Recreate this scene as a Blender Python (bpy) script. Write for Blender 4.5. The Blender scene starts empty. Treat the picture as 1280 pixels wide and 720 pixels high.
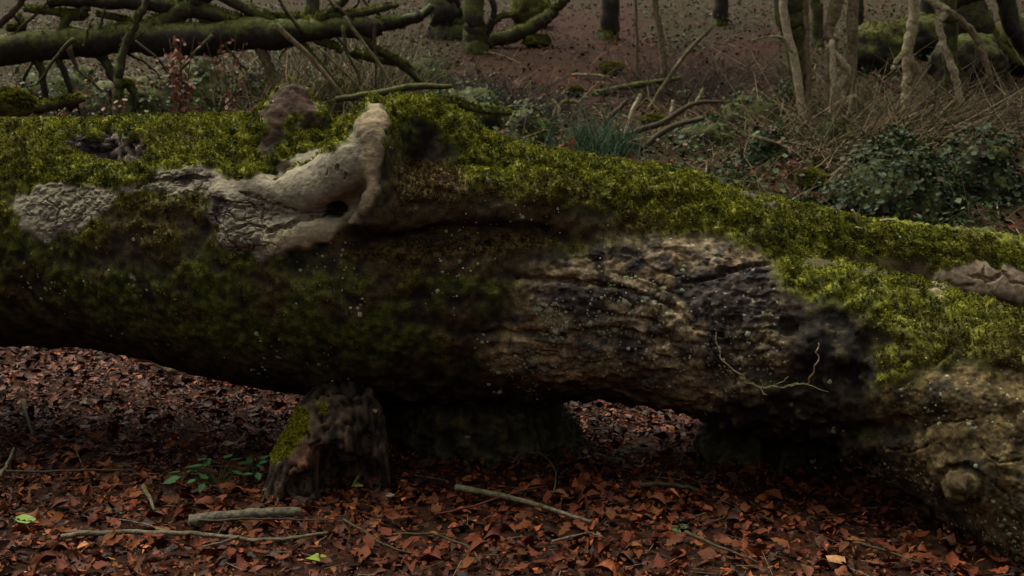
import bpy, math, random
import numpy as np
from mathutils import Vector, Matrix

random.seed(7)
RNG = np.random.default_rng(7)
S = bpy.context.scene
COL = S.collection

# ------------------------------------------------------------------ camera
CAM = np.array([0.0, 0.0, 1.5]); PITCH = math.radians(10.0); F = 1372.0
cd = bpy.data.cameras.new('camera'); cam = bpy.data.objects.new('camera', cd); COL.objects.link(cam)
cam.location = CAM; cam.rotation_euler = (math.pi/2 - PITCH, 0, 0)
cd.sensor_width = 36.0; cd.lens = 36.0*F/1280.0; cd.clip_start = 0.05; cd.clip_end = 1000.0
cd.dof.use_dof = True; cd.dof.focus_distance = 4.1; cd.dof.aperture_fstop = 5.0
S.camera = cam

# ------------------------------------------------------------------ sky, sun, exposure
SUN_EL, SUN_AZ = 66.0, -42.0          # azimuth from +Y (away from camera), negative = left
w = bpy.data.worlds.new('World'); S.world = w; w.use_nodes = True
nt = w.node_tree; nt.nodes.clear()
sky = nt.nodes.new('ShaderNodeTexSky'); sky.sky_type = 'NISHITA'; sky.sun_disc = False
sky.sun_elevation = math.radians(SUN_EL); sky.sun_rotation = math.radians(SUN_AZ)
sky.air_density = 1.0; sky.dust_density = 4.0; sky.ozone_density = 1.0
hs = nt.nodes.new('ShaderNodeHueSaturation'); hs.inputs['Saturation'].default_value = 0.10   # overcast: grey cloud light
bg = nt.nodes.new('ShaderNodeBackground'); bg.inputs['Strength'].default_value = 0.05
wo = nt.nodes.new('ShaderNodeOutputWorld')
nt.links.new(sky.outputs[0], hs.inputs['Color']); nt.links.new(hs.outputs[0], bg.inputs['Color'])
nt.links.new(bg.outputs[0], wo.inputs['Surface'])
sd = bpy.data.lights.new('sun', 'SUN'); sd.energy = 1.5; sd.angle = math.radians(55); sd.color = (1.0, 0.91, 0.73)
so = bpy.data.objects.new('sun', sd); COL.objects.link(so)
el, az = math.radians(SUN_EL), math.radians(SUN_AZ)
to_sun = Vector((math.sin(az)*math.cos(el), math.cos(az)*math.cos(el), math.sin(el)))
so.rotation_euler = to_sun.to_track_quat('Z', 'Y').to_euler(); so.location = to_sun*30
vs = S.view_settings
vs.view_transform = 'Standard'; vs.look = 'None'; vs.gamma = 1.0; vs.use_curve_mapping = False
vs.exposure = 1.72
S.cycles.use_denoising = True
S.cycles.max_bounces = 5; S.cycles.diffuse_bounces = 3; S.cycles.glossy_bounces = 2; S.cycles.transmission_bounces = 2

# ------------------------------------------------------------------ numeric helpers
FWD = np.array([0, math.cos(PITCH), -math.sin(PITCH)]); UP = np.array([0, math.sin(PITCH), math.cos(PITCH)])
RIGHT = np.array([1.0, 0, 0])
def ray(px, py):
    return FWD + RIGHT*((px-640)/F) + UP*((360-py)/F)
def P(px, py, Y):
    d = ray(px, py); return CAM + d*(Y/d[1])
def rpx(r, p):                                  # a radius in photo pixels at point p, in metres
    return r/F*float(np.dot(p-CAM, FWD))
def project(co):
    v = co - CAM; z = v@FWD
    z = np.where(z > 0.1, z, 0.1)
    return 640 + F*(v@RIGHT)/z, 360 - F*(v@UP)/z
def sstep(a, b, x):
    t = np.clip((x-a)/(b-a), 0, 1); return t*t*(3-2*t)
def _table(n=128, unit=8):
    # periodic band-limited noise volume, one lattice unit = 8 samples
    r = np.random.default_rng(11).normal(size=(n, n, n)).astype(np.float32)
    f = np.fft.rfftn(r); k = np.fft.fftfreq(n)*unit; kz = np.fft.rfftfreq(n)*unit
    K = np.sqrt(k[:, None, None]**2 + k[None, :, None]**2 + kz[None, None]**2)
    t = np.fft.irfftn(f*np.exp(-((K-0.55)/0.28)**2), s=(n, n, n)).astype(np.float32)
    return (t/t.std()*0.30).ravel()
_T = _table()
def pnoise(p, seed=0):
    r = np.random.default_rng(1000+seed); off = r.random(3).astype(np.float32)*128
    p = np.asarray(p, np.float32)*np.float32(8) + off
    i = np.floor(p); f = p - i; i = i.astype(np.int32)
    a0, b0_, c0 = (i[..., k] & 127 for k in range(3)); a1, b1, c1_ = (a0+1) & 127, (b0_+1) & 127, (c0+1) & 127
    fx, fy, fz = f[..., 0], f[..., 1], f[..., 2]
    A = a0 << 14; A1 = a1 << 14; B = b0_ << 7; B1 = b1 << 7
    g = lambda m, n: _T[m+n+c0]*(1-fz) + _T[m+n+c1_]*fz
    return ((g(A, B)*(1-fy) + g(A, B1)*fy)*(1-fx) + (g(A1, B)*(1-fy) + g(A1, B1)*fy)*fx).astype(np.float64)
_CR = np.random.default_rng(5).random((32, 32, 32, 4)).astype(np.float32).reshape(-1, 4)
def fbm(p, o=3, seed=0):
    s = 0; a = 1.0; t = 0
    p = np.asarray(p, float)
    for k in range(o):
        s = s + a*pnoise(p*(2.03**k), seed+k); t += a; a *= 0.55
    return s/t
def n2(x, y, s, seed=0):
    return pnoise(np.stack([np.asarray(x, float)*s, np.asarray(y, float)*s, np.full(np.shape(x), 0.37)], -1), seed)
def cells(p, seed=0):                           # Worley: F1, F2, id of the nearest point
    p = np.asarray(p, np.float32) + np.float32(seed*1.37); i = np.floor(p).astype(np.int32); fr = p - i
    f1 = np.full(p.shape[:-1], 9.0, np.float32); f2 = f1.copy(); idn = np.zeros(p.shape[:-1], np.float32)
    for dx in (-1, 0, 1):
        for dy in (-1, 0, 1):
            for dz in (-1, 0, 1):
                q = _CR[(((i[..., 0]+dx) & 31) << 10) + (((i[..., 1]+dy) & 31) << 5) + ((i[..., 2]+dz) & 31)]
                d = (fr[..., 0]-dx-q[..., 0])**2 + (fr[..., 1]-dy-q[..., 1])**2 + (fr[..., 2]-dz-q[..., 2])**2
                near = d < f1
                f2 = np.where(near, f1, np.minimum(f2, d)); idn = np.where(near, q[..., 3], idn); f1 = np.where(near, d, f1)
    return np.sqrt(f1), np.sqrt(f2), idn

# ------------------------------------------------------------------ ground height
def sp(x, k=0.8): return k*np.log1p(np.exp(np.clip(x/k, -30, 30)))
def hgt(x, y):
    x = np.asarray(x, float); y = np.asarray(y, float)
    h = 0.115*sp(y-6.6) + 0.07*sp(y-10.5) + 0.22*sp(y-33, 2) - 0.25*sp(y-75, 4)
    h = h + 0.10*n2(x, y, 0.35, 3)*sstep(7, 11, y) + 0.05*n2(x, y, 1.1, 4)*sstep(6.5, 9, y)
    out = np.maximum(-y-4.0, np.abs(x) - 7.5 - 0.5*np.maximum(y, 0))     # unseen banks added behind and beside the camera to block low sky light
    h = h + 0.55*sp(out, 0.9) - 0.55*sp(out-18, 2)
    h = h + 0.022*n2(x, y, 1.7, 5) + 0.010*n2(x, y, 5.0, 6)
    return h
def G(px, py):
    d = ray(px, py); ts = np.linspace(1.5, 70, 2600)/d[1]
    pts = CAM + ts[:, None]*d
    below = np.nonzero(pts[:, 2] <= hgt(pts[:, 0], pts[:, 1]))[0]
    k = below[0] if len(below) else len(ts)-1
    return pts[k]

# ------------------------------------------------------------------ object helpers
def link(o, parent=None):
    COL.objects.link(o)
    if parent is not None: o.parent = parent
    return o
def tag(o, label, cat, group=None, kind=None):
    if label: o['label'] = label
    if cat: o['category'] = cat
    if group: o['group'] = group
    if kind: o['kind'] = kind
    return o
def empty(name, loc=(0, 0, 0), label=None, cat=None, group=None):
    o = bpy.data.objects.new(name, None); o.empty_display_size = 0.1; o.location = loc; link(o)
    return tag(o, label, cat, group)
def raw_mesh(name, v, tris=None, quads=None, smooth=True, mat=None, attrs=None):
    me = bpy.data.meshes.new(name); v = np.asarray(v, np.float32)
    tris = np.zeros((0, 3), int) if tris is None else np.asarray(tris, int).reshape(-1, 3)
    quads = np.zeros((0, 4), int) if quads is None else np.asarray(quads, int).reshape(-1, 4)
    me.vertices.add(len(v)); me.vertices.foreach_set('co', v.ravel())
    nl = len(tris)*3 + len(quads)*4
    me.loops.add(nl); me.loops.foreach_set('vertex_index', np.concatenate([tris.ravel(), quads.ravel()]).astype(np.int32))
    nf = len(tris)+len(quads); me.polygons.add(nf)
    st = np.concatenate([np.arange(len(tris))*3, len(tris)*3 + np.arange(len(quads))*4]).astype(np.int32)
    me.polygons.foreach_set('loop_start', st)
    me.polygons.foreach_set('use_smooth', np.full(nf, smooth))
    me.update(calc_edges=True)
    for k, a in (attrs or {}).items():
        a = np.asarray(a, np.float32)
        at = me.color_attributes.new(k, 'FLOAT_COLOR', 'POINT')
        at.data.foreach_set('color', np.concatenate([a, np.ones((len(a), 1), np.float32)], 1).ravel())
    if mat: me.materials.append(mat)
    me.validate()
    return me
def mesh_obj(name, v, tris=None, quads=None, mat=None, parent=None, smooth=True, attrs=None, loc=None):
    """vertices are given in world space; loc (or the parent's place) becomes the origin"""
    base = np.array(parent.location if parent is not None and loc is None else (loc if loc is not None else (0, 0, 0)), float)
    if parent is not None and parent.parent is not None: base = base + np.array(parent.parent.location)
    o = bpy.data.objects.new(name, raw_mesh(name, np.asarray(v)-base, tris, quads, smooth, mat, attrs))
    link(o, parent)
    if parent is None: o.location = base
    return o

# ------------------------------------------------------------------ materials
def material(name, build):
    m = bpy.data.materials.new(name); m.use_nodes = True
    t = m.node_tree; b = t.nodes['Principled BSDF']; build(t, b); return m
def N(t, kind, **k):
    n = t.nodes.new(kind)
    for a, v in k.items():
        if a in n.inputs: n.inputs[a].default_value = v
        else: setattr(n, a, v)
    return n
def noise(t, scale, detail=4, rough=0.6, coord='Object'):
    tc = N(t, 'ShaderNodeTexCoord'); n = N(t, 'ShaderNodeTexNoise')
    n.inputs['Scale'].default_value = scale; n.inputs['Detail'].default_value = detail; n.inputs['Roughness'].default_value = rough
    t.links.new(tc.outputs[coord], n.inputs['Vector']); return n
def ramp(t, fac, stops):
    r = N(t, 'ShaderNodeValToRGB'); el = r.color_ramp.elements
    while len(el) < len(stops): el.new(0.5)
    for e, (p, c) in zip(el, stops): e.position = p; e.color = (*c, 1)
    t.links.new(fac, r.inputs[0]); return r.outputs[0]
def mixc(t, fac, a, b, mode='MIX'):
    m = N(t, 'ShaderNodeMix', data_type='RGBA', blend_type=mode)
    for s, v in ((0, fac), (6, a), (7, b)):
        if hasattr(v, 'links'): t.links.new(v, m.inputs[s])
        elif s == 0: m.inputs[0].default_value = v
        else: m.inputs[s].default_value = (*v, 1)
    return m.outputs[2]
def bump(t, b, fac, strength, dist=0.01, prev=None):
    n = N(t, 'ShaderNodeBump'); n.inputs['Strength'].default_value = strength; n.inputs['Distance'].default_value = dist
    t.links.new(fac, n.inputs['Height'])
    if prev is not None: t.links.new(prev, n.inputs['Normal'])
    t.links.new(n.outputs[0], b.inputs['Normal']); return n.outputs[0]
def attr_mat(name, rough=0.8, spec=0.3, var=0.5, scale=60, bstr=0.5, bdist=0.006, sheen=0.0, trans=0.0, fine=0):
    def f(t, b):
        a = N(t, 'ShaderNodeAttribute', attribute_name='tint')
        nz = noise(t, scale, 5, 0.7)
        c = ramp(t, nz.outputs[0], [(0.30, (1-var,)*3), (0.70, (1+var*0.6,)*3)])
        if fine:
            nf = noise(t, fine, 4, 0.7); cf = ramp(t, nf.outputs[0], [(0.36, (0.45,)*3), (0.64, (1.5,)*3)])
            gm = N(t, 'ShaderNodeAttribute', attribute_name='crackle'); gs = N(t, 'ShaderNodeSeparateColor'); t.links.new(gm.outputs['Color'], gs.inputs[0])
            c = mixc(t, gs.outputs[1], c, mixc(t, 1.0, c, cf, 'MULTIPLY'))
        col = mixc(t, 1.0, a.outputs['Color'], c, 'MULTIPLY')
        t.links.new(col, b.inputs['Base Color'])
        b.inputs['Roughness'].default_value = rough; b.inputs['Specular IOR Level'].default_value = spec
        if sheen: b.inputs['Sheen Weight'].default_value = sheen
        if bstr:
            nb = bump(t, b, nz.outputs[0], bstr, bdist)
            if fine:
                tc = N(t, 'ShaderNodeTexCoord'); mp = N(t, 'ShaderNodeMapping'); mp.inputs['Scale'].default_value = (0.7, 1.0, 1.5)
                ad = N(t, 'ShaderNodeVectorMath', operation='MULTIPLY_ADD'); ad.inputs[1].default_value = (.09, .09, .09)
                t.links.new(nz.outputs['Color'], ad.inputs[0]); t.links.new(tc.outputs['Object'], ad.inputs[2]); t.links.new(ad.outputs[0], mp.inputs['Vector'])
                vo = N(t, 'ShaderNodeTexVoronoi', feature='DISTANCE_TO_EDGE'); vo.inputs['Scale'].default_value = 21
                t.links.new(mp.outputs[0], vo.inputs['Vector'])
                cl = N(t, 'ShaderNodeMapRange', interpolation_type='SMOOTHSTEP'); cl.inputs['From Max'].default_value = .16; t.links.new(vo.outputs['Distance'], cl.inputs['Value'])
                mk = N(t, 'ShaderNodeAttribute', attribute_name='crackle')
                ml = N(t, 'ShaderNodeMath', operation='MULTIPLY'); t.links.new(cl.outputs[0], ml.inputs[0]); mks = N(t, 'ShaderNodeSeparateColor'); t.links.new(mk.outputs['Color'], mks.inputs[0]); t.links.new(mks.outputs[0], ml.inputs[1])
                bump(t, b, ml.outputs[0], 1.0, .014, nb)
        if trans:
            tr = N(t, 'ShaderNodeBsdfTranslucent'); t.links.new(col, tr.inputs[0])
            ms = N(t, 'ShaderNodeMixShader'); ms.inputs[0].default_value = trans
            t.links.new(b.outputs[0], ms.inputs[1]); t.links.new(tr.outputs[0], ms.inputs[2])
            t.links.new(ms.outputs[0], t.nodes['Material Output'].inputs['Surface'])
    return material(name, f)
M_LOG = attr_mat('weathered_log', rough=0.82, spec=0.14, var=0.32, scale=60, bstr=0.5, bdist=0.008, fine=190)
M_MOSS = attr_mat('moss_shoots', rough=0.85, spec=0.15, var=0.25, scale=40, bstr=0, trans=0.25)
M_LEAFS = attr_mat('leaf_litter', rough=0.55, spec=0.16, var=0.6, scale=60, bstr=0.5, bdist=0.006)
M_FARLEAF = attr_mat('slope_litter', rough=0.8, spec=0.12, var=0.5, scale=20, bstr=0)
M_GREEN = attr_mat('green_leaves', rough=0.6, spec=0.22, var=0.25, scale=30, bstr=0, trans=0.12)
M_DRY = attr_mat('dry_stems', rough=0.8, spec=0.2, var=0.3, scale=30, bstr=0)
def leaf_obj(t, b):
    oi = N(t, 'ShaderNodeObjectInfo')
    c = ramp(t, oi.outputs['Random'], LEAF_STOPS)
    nz = noise(t, 38, 5, 0.7)
    v = ramp(t, nz.outputs[0], [(0.3, (0.35,)*3), (0.7, (1.1,)*3)])
    t.links.new(mixc(t, 1.0, c, v, 'MULTIPLY'), b.inputs['Base Color'])
    b.inputs['Roughness'].default_value = 0.55; b.inputs['Specular IOR Level'].default_value = 0.16
    bump(t, b, nz.outputs[0], 0.5, 0.006)
LEAF_PAL = np.array([(.140, .044, .019), (.105, .031, .014), (.175, .066, .026), (.065, .024, .013), (.20, .090, .036),
                     (.040, .019, .012), (.150, .055, .017), (.26, .135, .060), (.080, .040, .024), (.125, .036, .016)])
LEAF_PAL = LEAF_PAL*np.array([1.05, .74, .42])
LEAF_W = np.array([.17, .15, .13, .15, .07, .12, .08, .025, .08, .10]); LEAF_W = LEAF_W/LEAF_W.sum()
_cum = np.concatenate([[0], np.cumsum(LEAF_W)[:-1]])
LEAF_STOPS = [(float(p), tuple(c)) for p, c in zip(_cum, LEAF_PAL)]
M_LEAF = material('fallen_leaf', leaf_obj)
def ground_mat(t, b):
    n1 = noise(t, 1.3, 5, 0.6); n2_ = noise(t, 9, 6, 0.7); n3 = noise(t, 55, 5, 0.7)
    soil = ramp(t, n2_.outputs[0], [(0.3, (.010, .006, .004)), (0.5, (.032, .013, .007)), (0.72, (.062, .024, .012))])
    green = ramp(t, n2_.outputs[0], [(0.3, (.010, .014, .005)), (0.7, (.034, .038, .010))])
    at = N(t, 'ShaderNodeAttribute', attribute_name='tint')
    sep = N(t, 'ShaderNodeSeparateColor'); t.links.new(at.outputs['Color'], sep.inputs[0])
    mul = N(t, 'ShaderNodeMath', operation='MULTIPLY_ADD'); t.links.new(n1.outputs[0], mul.inputs[0])
    mul.inputs[1].default_value = 1.6; mul.inputs[2].default_value = -0.8
    add = N(t, 'ShaderNodeMath', operation='ADD', use_clamp=True)
    t.links.new(mul.outputs[0], add.inputs[0]); t.links.new(sep.outputs[0], add.inputs[1])
    t.links.new(mixc(t, add.outputs[0], soil, green), b.inputs['Base Color'])
    b.inputs['Roughness'].default_value = 0.9; b.inputs['Specular IOR Level'].default_value = 0.08
    bump(t, b, n3.outputs[0], 0.8, 0.02)
M_GROUND = material('forest_soil', ground_mat)
def bark_mat(name, lo, hi, moss, amount, scale=18.0, patch=2.5):
    def f(t, b):
        nz = noise(t, scale, 6, 0.7); np_ = noise(t, patch, 5, 0.65)
        bark = ramp(t, nz.outputs[0], [(0.36, lo), (0.64, hi)])
        mz = ramp(t, nz.outputs[0], [(0.36, tuple(c*0.3 for c in moss)), (0.66, tuple(c*1.25 for c in moss))])
        ge = N(t, 'ShaderNodeNewGeometry'); sx = N(t, 'ShaderNodeSeparateXYZ'); t.links.new(ge.outputs['Normal'], sx.inputs[0])
        a = N(t, 'ShaderNodeMath', operation='MULTIPLY_ADD'); a.inputs[1].default_value = 6.0; a.inputs[2].default_value = -3.0+amount
        t.links.new(np_.outputs[0], a.inputs[0])
        c = N(t, 'ShaderNodeMath', operation='MULTIPLY_ADD', use_clamp=True); c.inputs[1].default_value = 1.3
        t.links.new(sx.outputs['Z'], c.inputs[0]); t.links.new(a.outputs[0], c.inputs[2])
        t.links.new(mixc(t, c.outputs[0], bark, mz), b.inputs['Base Color'])
        b.inputs['Roughness'].default_value = 0.85; b.inputs['Specular IOR Level'].default_value = 0.25
        bump(t, b, nz.outputs[0], 0.8, 0.02)
    return material(name, f)
MB_DARK = bark_mat('dark_mossy_bark', (.010, .008, .006), (.035, .026, .018), (.075, .085, .012), 0.05)
MB_MOSSY = bark_mat('mossy_bark', (.022, .017, .011), (.065, .050, .030), (.075, .085, .014), 0.55)
MB_TAN = bark_mat('tan_bark', (.065, .048, .028), (.25, .19, .105), (.08, .08, .018), -0.1, 25)
MB_PALE = bark_mat('pale_bark', (.17, .14, .085), (.52, .43, .27), (.12, .12, .02), -0.35, 30)
MB_TWIG = bark_mat('brown_twig', (.030, .021, .014), (.085, .058, .036), (.07, .07, .02), -0.7, 40, 9)
MB_RED = bark_mat('red_twig', (.05, .016, .012), (.12, .035, .022), (.05, .03, .02), -1.0, 40)
MB_ROCK = bark_mat('mossy_rock', (.012, .011, .009), (.045, .040, .030), (.085, .090, .014), 0.35, 10)

# ------------------------------------------------------------------ tubes
def catmull(pts, n):
    pts = np.asarray(pts, float); m = len(pts)
    if m == 2: return pts[0] + np.linspace(0, 1, n)[:, None]*(pts[1]-pts[0])
    q = np.vstack([2*pts[0]-pts[1], pts, 2*pts[-1]-pts[-2]]); t = np.linspace(0, m-1-1e-9, n); i = t.astype(int); u = (t-i)[:, None]
    p0, p1, p2, p3 = q[i], q[i+1], q[i+2], q[i+3]
    return 0.5*((2*p1) + (p2-p0)*u + (2*p0-5*p1+4*p2-p3)*u*u + (3*p1-p0-3*p2+p3)*u**3)
def tube(pts, rad, seg=8, n=None, rough=0.12, seed=0, wob=0.0):
    """pts: rows of xyz (world), rad: one radius per point -> vertices, quads, tris"""
    pts = np.asarray(pts, float); rad = np.asarray(rad, float)
    if n is None: n = max(3, 4*(len(pts)-1)+1)
    c = catmull(np.hstack([pts, rad[:, None]]), n); r = np.maximum(c[:, 3], 0.0008); c = c[:, :3]
    if wob:
        c = c + wob*np.stack([pnoise(np.stack([np.arange(n)*0.45, np.full(n, k*7.3), np.full(n, seed*1.7)], -1), 40) for k in range(3)], -1)
    t = np.gradient(c, axis=0); t /= np.linalg.norm(t, axis=1)[:, None]+1e-9
    ref = np.array([0.31, 0.17, 0.93]) if abs(t[0, 2]) < 0.9 else np.array([1.0, 0.1, 0])
    a = np.cross(t, ref); a /= np.linalg.norm(a, axis=1)[:, None]+1e-9; b = np.cross(t, a)
    th = np.linspace(0, 2*math.pi, seg, endpoint=False)
    d = a[:, None]*np.cos(th)[None, :, None] + b[:, None]*np.sin(th)[None, :, None]
    rr = r[:, None]*np.ones(seg)
    if rough:
        q = (c[:, None]+d*rr[..., None])/(r.mean()*np.array([3.2, 2.2, 2.2]))
        rr = rr*(1 + .4*rough*pnoise(q*3.1, seed+5))
        rr = rr*(1 + rough*fbm(q, 2, seed))
    v = (c[:, None] + d*rr[..., None]).reshape(-1, 3)
    i = np.arange(n-1)[:, None]*seg; j = np.arange(seg)[None]; k = (j+1) % seg
    quads = np.stack([i+j, i+seg+j, i+seg+k, i+k], -1).reshape(-1, 4)
    v = np.vstack([v, c[:1] - t[:1]*r[0]*0.15, c[-1:] + t[-1:]*r[-1]*0.3]); s0, s1 = len(v)-2, len(v)-1
    jj = np.arange(seg); kk = (jj+1) % seg
    tris = np.concatenate([np.stack([np.full(seg, s0), jj, kk], -1), np.stack([np.full(seg, s1), (n-1)*seg+kk, (n-1)*seg+jj], -1)])
    return v, quads[:, ::-1], tris[:, ::-1]
def tube_obj(name, pts, rad, mat, parent=None, seg=8, n=None, rough=0.12, seed=0, wob=0.0, loc=None):
    v, q, t = tube(pts, rad, seg, n, rough, seed, wob)
    if parent is None and loc is None: loc = np.asarray(pts[0], float)
    return mesh_obj(name, v, t, q, mat, parent, True, None, loc)
def merge(parts):
    vs_, qs, ts, o = [], [], [], 0
    for v, q, t in parts:
        vs_.append(v); qs.append(np.asarray(q).reshape(-1, 4)+o); ts.append(np.asarray(t).reshape(-1, 3)+o); o += len(v)
    return np.vstack(vs_), np.vstack(qs), np.vstack(ts)

# ------------------------------------------------------------------ leaf scattering
_LR = np.random.default_rng(3)
def leaf_template(outline, fold=0.15, bend=0.3, twist=0.0, rag=0.0):
    """outline: half widths at stations along the unit length; returns verts (about 2n+...) and tris"""
    n = len(outline); u = np.linspace(0, 1, n); v = []
    for k in range(n):
        x = u[k]-0.5; z = bend*(x*x - 0.08); wv = outline[k]; tw = twist*x
        for s in (-1, 0, 1):
            y = s*wv*(1 + rag*_LR.normal()); x = u[k]-0.5 + rag*.12*_LR.normal(); v.append((x, y*math.cos(tw), z + abs(s)*fold*wv*1.2 + y*math.sin(tw)))
    tr = []
    for k in range(n-1):
        a = 3*k
        for c in (0, 1):
            tr += [(a+c, a+3+c, a+4+c), (a+c, a+4+c, a+1+c)]
    v = np.array(v, float); v[:, 2] *= .62
    return v, np.array(tr)
BEECH = [.015, .20, .29, .27, .16, .01]
OAK = [.02, .10, .20, .13, .27, .17, .26, .10]
LEAF_T = [leaf_template(BEECH, .3, .5, .5), leaf_template(BEECH, -.35, -.5, .9), leaf_template(BEECH, .8, .9, -1.2),
          leaf_template(BEECH, .1, .3, 1.6), leaf_template(OAK, .3, .6, .6), leaf_template(OAK, -.5, -.4, -1.0),
          leaf_template(BEECH, 1.3, .2, .3), leaf_template(OAK, .7, 1.2, -.6)]
IVY = leaf_template([.05, .43, .28, .01], .25, .3)
BRAM = leaf_template([.02, .30, .22, .01], .35, .45)
def rotmats(yaw, tx, ty):
    cy, sy = np.cos(yaw), np.sin(yaw); cx, sx = np.cos(tx), np.sin(tx); cz, sz = np.cos(ty), np.sin(ty)
    o = np.zeros_like(yaw); e = np.ones_like(yaw)
    A = np.stack([np.stack([cy, -sy, o], -1), np.stack([sy, cy, o], -1), np.stack([o, o, e], -1)], -2)
    B = np.stack([np.stack([e, o, o], -1), np.stack([o, cx, -sx], -1), np.stack([o, sx, cx], -1)], -2)
    C = np.stack([np.stack([cz, o, sz], -1), np.stack([o, e, o], -1), np.stack([-sz, o, cz], -1)], -2)
    return A@B@C
def frames(nrm, spin):
    """rotation matrices whose z axis is nrm"""
    z = nrm/np.linalg.norm(nrm, axis=1)[:, None]; ref = np.where(np.abs(z[:, 2:3]) < .9, [[0, 0, 1.]], [[1., 0, 0]])
    x = np.cross(ref, z); x /= np.linalg.norm(x, axis=1)[:, None]; y = np.cross(z, x)
    c, s = np.cos(spin)[:, None], np.sin(spin)[:, None]
    return np.stack([x*c+y*s, y*c-x*s, z], -1)
def stamp(templates, idx, pos, R, size, col, jitter=0.0):
    """many small leaves as one mesh: verts, tris, vertex tint"""
    vs_, ts, cs, o = [], [], [], 0
    for k, (tv, tt) in enumerate(templates):
        m = np.nonzero(idx == k)[0]
        if len(m) == 0: continue
        v = np.einsum('nij,vj->nvi', R[m], tv)*np.reshape(size[m], (len(m), 1, -1)) + pos[m][:, None]
        vs_.append(v.reshape(-1, 3)); ts.append((tt[None] + (np.arange(len(m))*len(tv))[:, None, None]).reshape(-1, 3)+o)
        cs.append(np.repeat(col[m], len(tv), 0)); o += len(m)*len(tv)
    return np.vstack(vs_), np.vstack(ts), np.vstack(cs)

# ------------------------------------------------------------------ implicit solids (smooth unions), surface nets
class Field:
    def __init__(s, lo, hi, h):
        s.lo = np.array(lo, float); s.h = h
        s.n = np.ceil((np.array(hi)-s.lo)/h).astype(int)+1
        s.D = np.full(s.n, 1.0, np.float32)
    def box(s, lo, hi):
        a = np.clip(np.floor((lo-s.lo)/s.h).astype(int), 0, s.n-1); b = np.clip(np.ceil((hi-s.lo)/s.h).astype(int)+1, 1, s.n)
        ax = [(s.lo[k]+np.arange(a[k], b[k])*s.h).astype(np.float32) for k in range(3)]
        return tuple(slice(a[k], b[k]) for k in range(3)), ax
    def cone(s, a, b, ra, rb, k=0.05, cut=False, sq=(1, 1, 1)):
        a = np.asarray(a, float); b = np.asarray(b, float); m = max(ra, rb)+k*2+0.12
        sl, ax = s.box(np.minimum(a, b)-m, np.maximum(a, b)+m)
        if min(len(x) for x in ax) < 1: return
        X, Y, Z = ax[0][:, None, None]-np.float32(a[0]), ax[1][None, :, None]-np.float32(a[1]), ax[2][None, None]-np.float32(a[2])
        ab = (b-a).astype(np.float32); L = float(ab@ab)+1e-9
        t = np.clip((X*ab[0]+Y*ab[1]+Z*ab[2])/L, 0, 1)
        d = np.sqrt(((X-t*ab[0])*sq[0])**2+((Y-t*ab[1])*sq[1])**2+((Z-t*ab[2])*sq[2])**2) - (ra+(rb-ra)*t)
        O = s.D[sl]
        if not cut:
            hh = np.clip(0.5+0.5*(O-d)/k, 0, 1); s.D[sl] = O*(1-hh)+d*hh - k*hh*(1-hh)
        else:
            hh = np.clip(0.5-0.5*(O+d)/k, 0, 1); s.D[sl] = O*(1-hh)-d*hh + k*hh*(1-hh)
    def hit(s, px, py, out=0.0):
        """the surface point seen at a photo pixel, moved out towards the camera"""
        d = ray(px, py); t = np.arange(2.6, 6.2, .004); p = CAM + t[:, None]*d
        g = np.round((p-s.lo)/s.h).astype(int); ok = ((g >= 0) & (g < s.n)).all(1); g = np.clip(g, 0, s.n-1)
        v = np.where(ok, s.D[g[:, 0], g[:, 1], g[:, 2]], 1.0); k = np.nonzero(v < 0)[0]
        k = k[0] if len(k) else int(np.argmin(v)); return p[k] - d/np.linalg.norm(d)*out
    def chain(s, pts, rad, k=0.05, cut=False, sub=3):
        c = catmull(np.hstack([np.asarray(pts, float), np.asarray(rad, float)[:, None]]), sub*(len(pts)-1)+1)
        for p, q in zip(c[:-1], c[1:]): s.cone(p[:3], q[:3], p[3], q[3], k, cut)
    def mesh(s):
        D = s.D; ins = D < 0
        nx, ny, nz = D.shape
        c = [(i, j, k) for i in (0, 1) for j in (0, 1) for k in (0, 1)]
        cnt = np.zeros((nx-1, ny-1, nz-1), np.int8)
        for i, j, k in c: cnt += ins[i:nx-1+i, j:ny-1+j, k:nz-1+k]
        act = np.argwhere((cnt > 0) & (cnt < 8))
        idx = np.full(cnt.shape, -1, np.int64); idx[tuple(act.T)] = np.arange(len(act))
        val = {e: D[act[:, 0]+e[0], act[:, 1]+e[1], act[:, 2]+e[2]] for e in c}
        acc = np.zeros((len(act), 3)); num = np.zeros(len(act))
        for e in c:
            for ax in range(3):
                if e[ax] == 0:
                    f = list(e); f[ax] = 1; f = tuple(f); va, vb = val[e], val[f]; m = (va < 0) != (vb < 0)
                    t = np.where(m, va/np.where(m, va-vb, 1), 0)
                    p = np.array(e, float)[None] + t[:, None]*(np.array(f)-np.array(e))[None]
                    acc += p*m[:, None]; num += m
        v = s.lo + (act + acc/num[:, None])*s.h
        quads = []
        for ax in range(3):
            u, w_ = [(1, 2), (2, 0), (0, 1)][ax]
            sl0 = [slice(1, -1)]*3; sl1 = [slice(1, -1)]*3; sl0[ax] = slice(0, D.shape[ax]-1); sl1[ax] = slice(1, D.shape[ax])
            A, B = ins[tuple(sl0)], ins[tuple(sl1)]
            e = np.argwhere(A != B); off = np.ones(3, int); off[ax] = 0; e = e+off
            flip = ~ins[e[:, 0], e[:, 1], e[:, 2]]
            du = np.zeros(3, int); du[u] = 1; dw = np.zeros(3, int); dw[w_] = 1
            g = lambda q: idx[q[:, 0], q[:, 1], q[:, 2]]
            qd = np.stack([g(e-du-dw), g(e-dw), g(e), g(e-du)], -1)
            qd[flip] = qd[flip][:, ::-1]; quads.append(qd)
        quads = np.vstack(quads); quads = quads[(quads >= 0).all(1)]
        return v, quads
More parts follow.
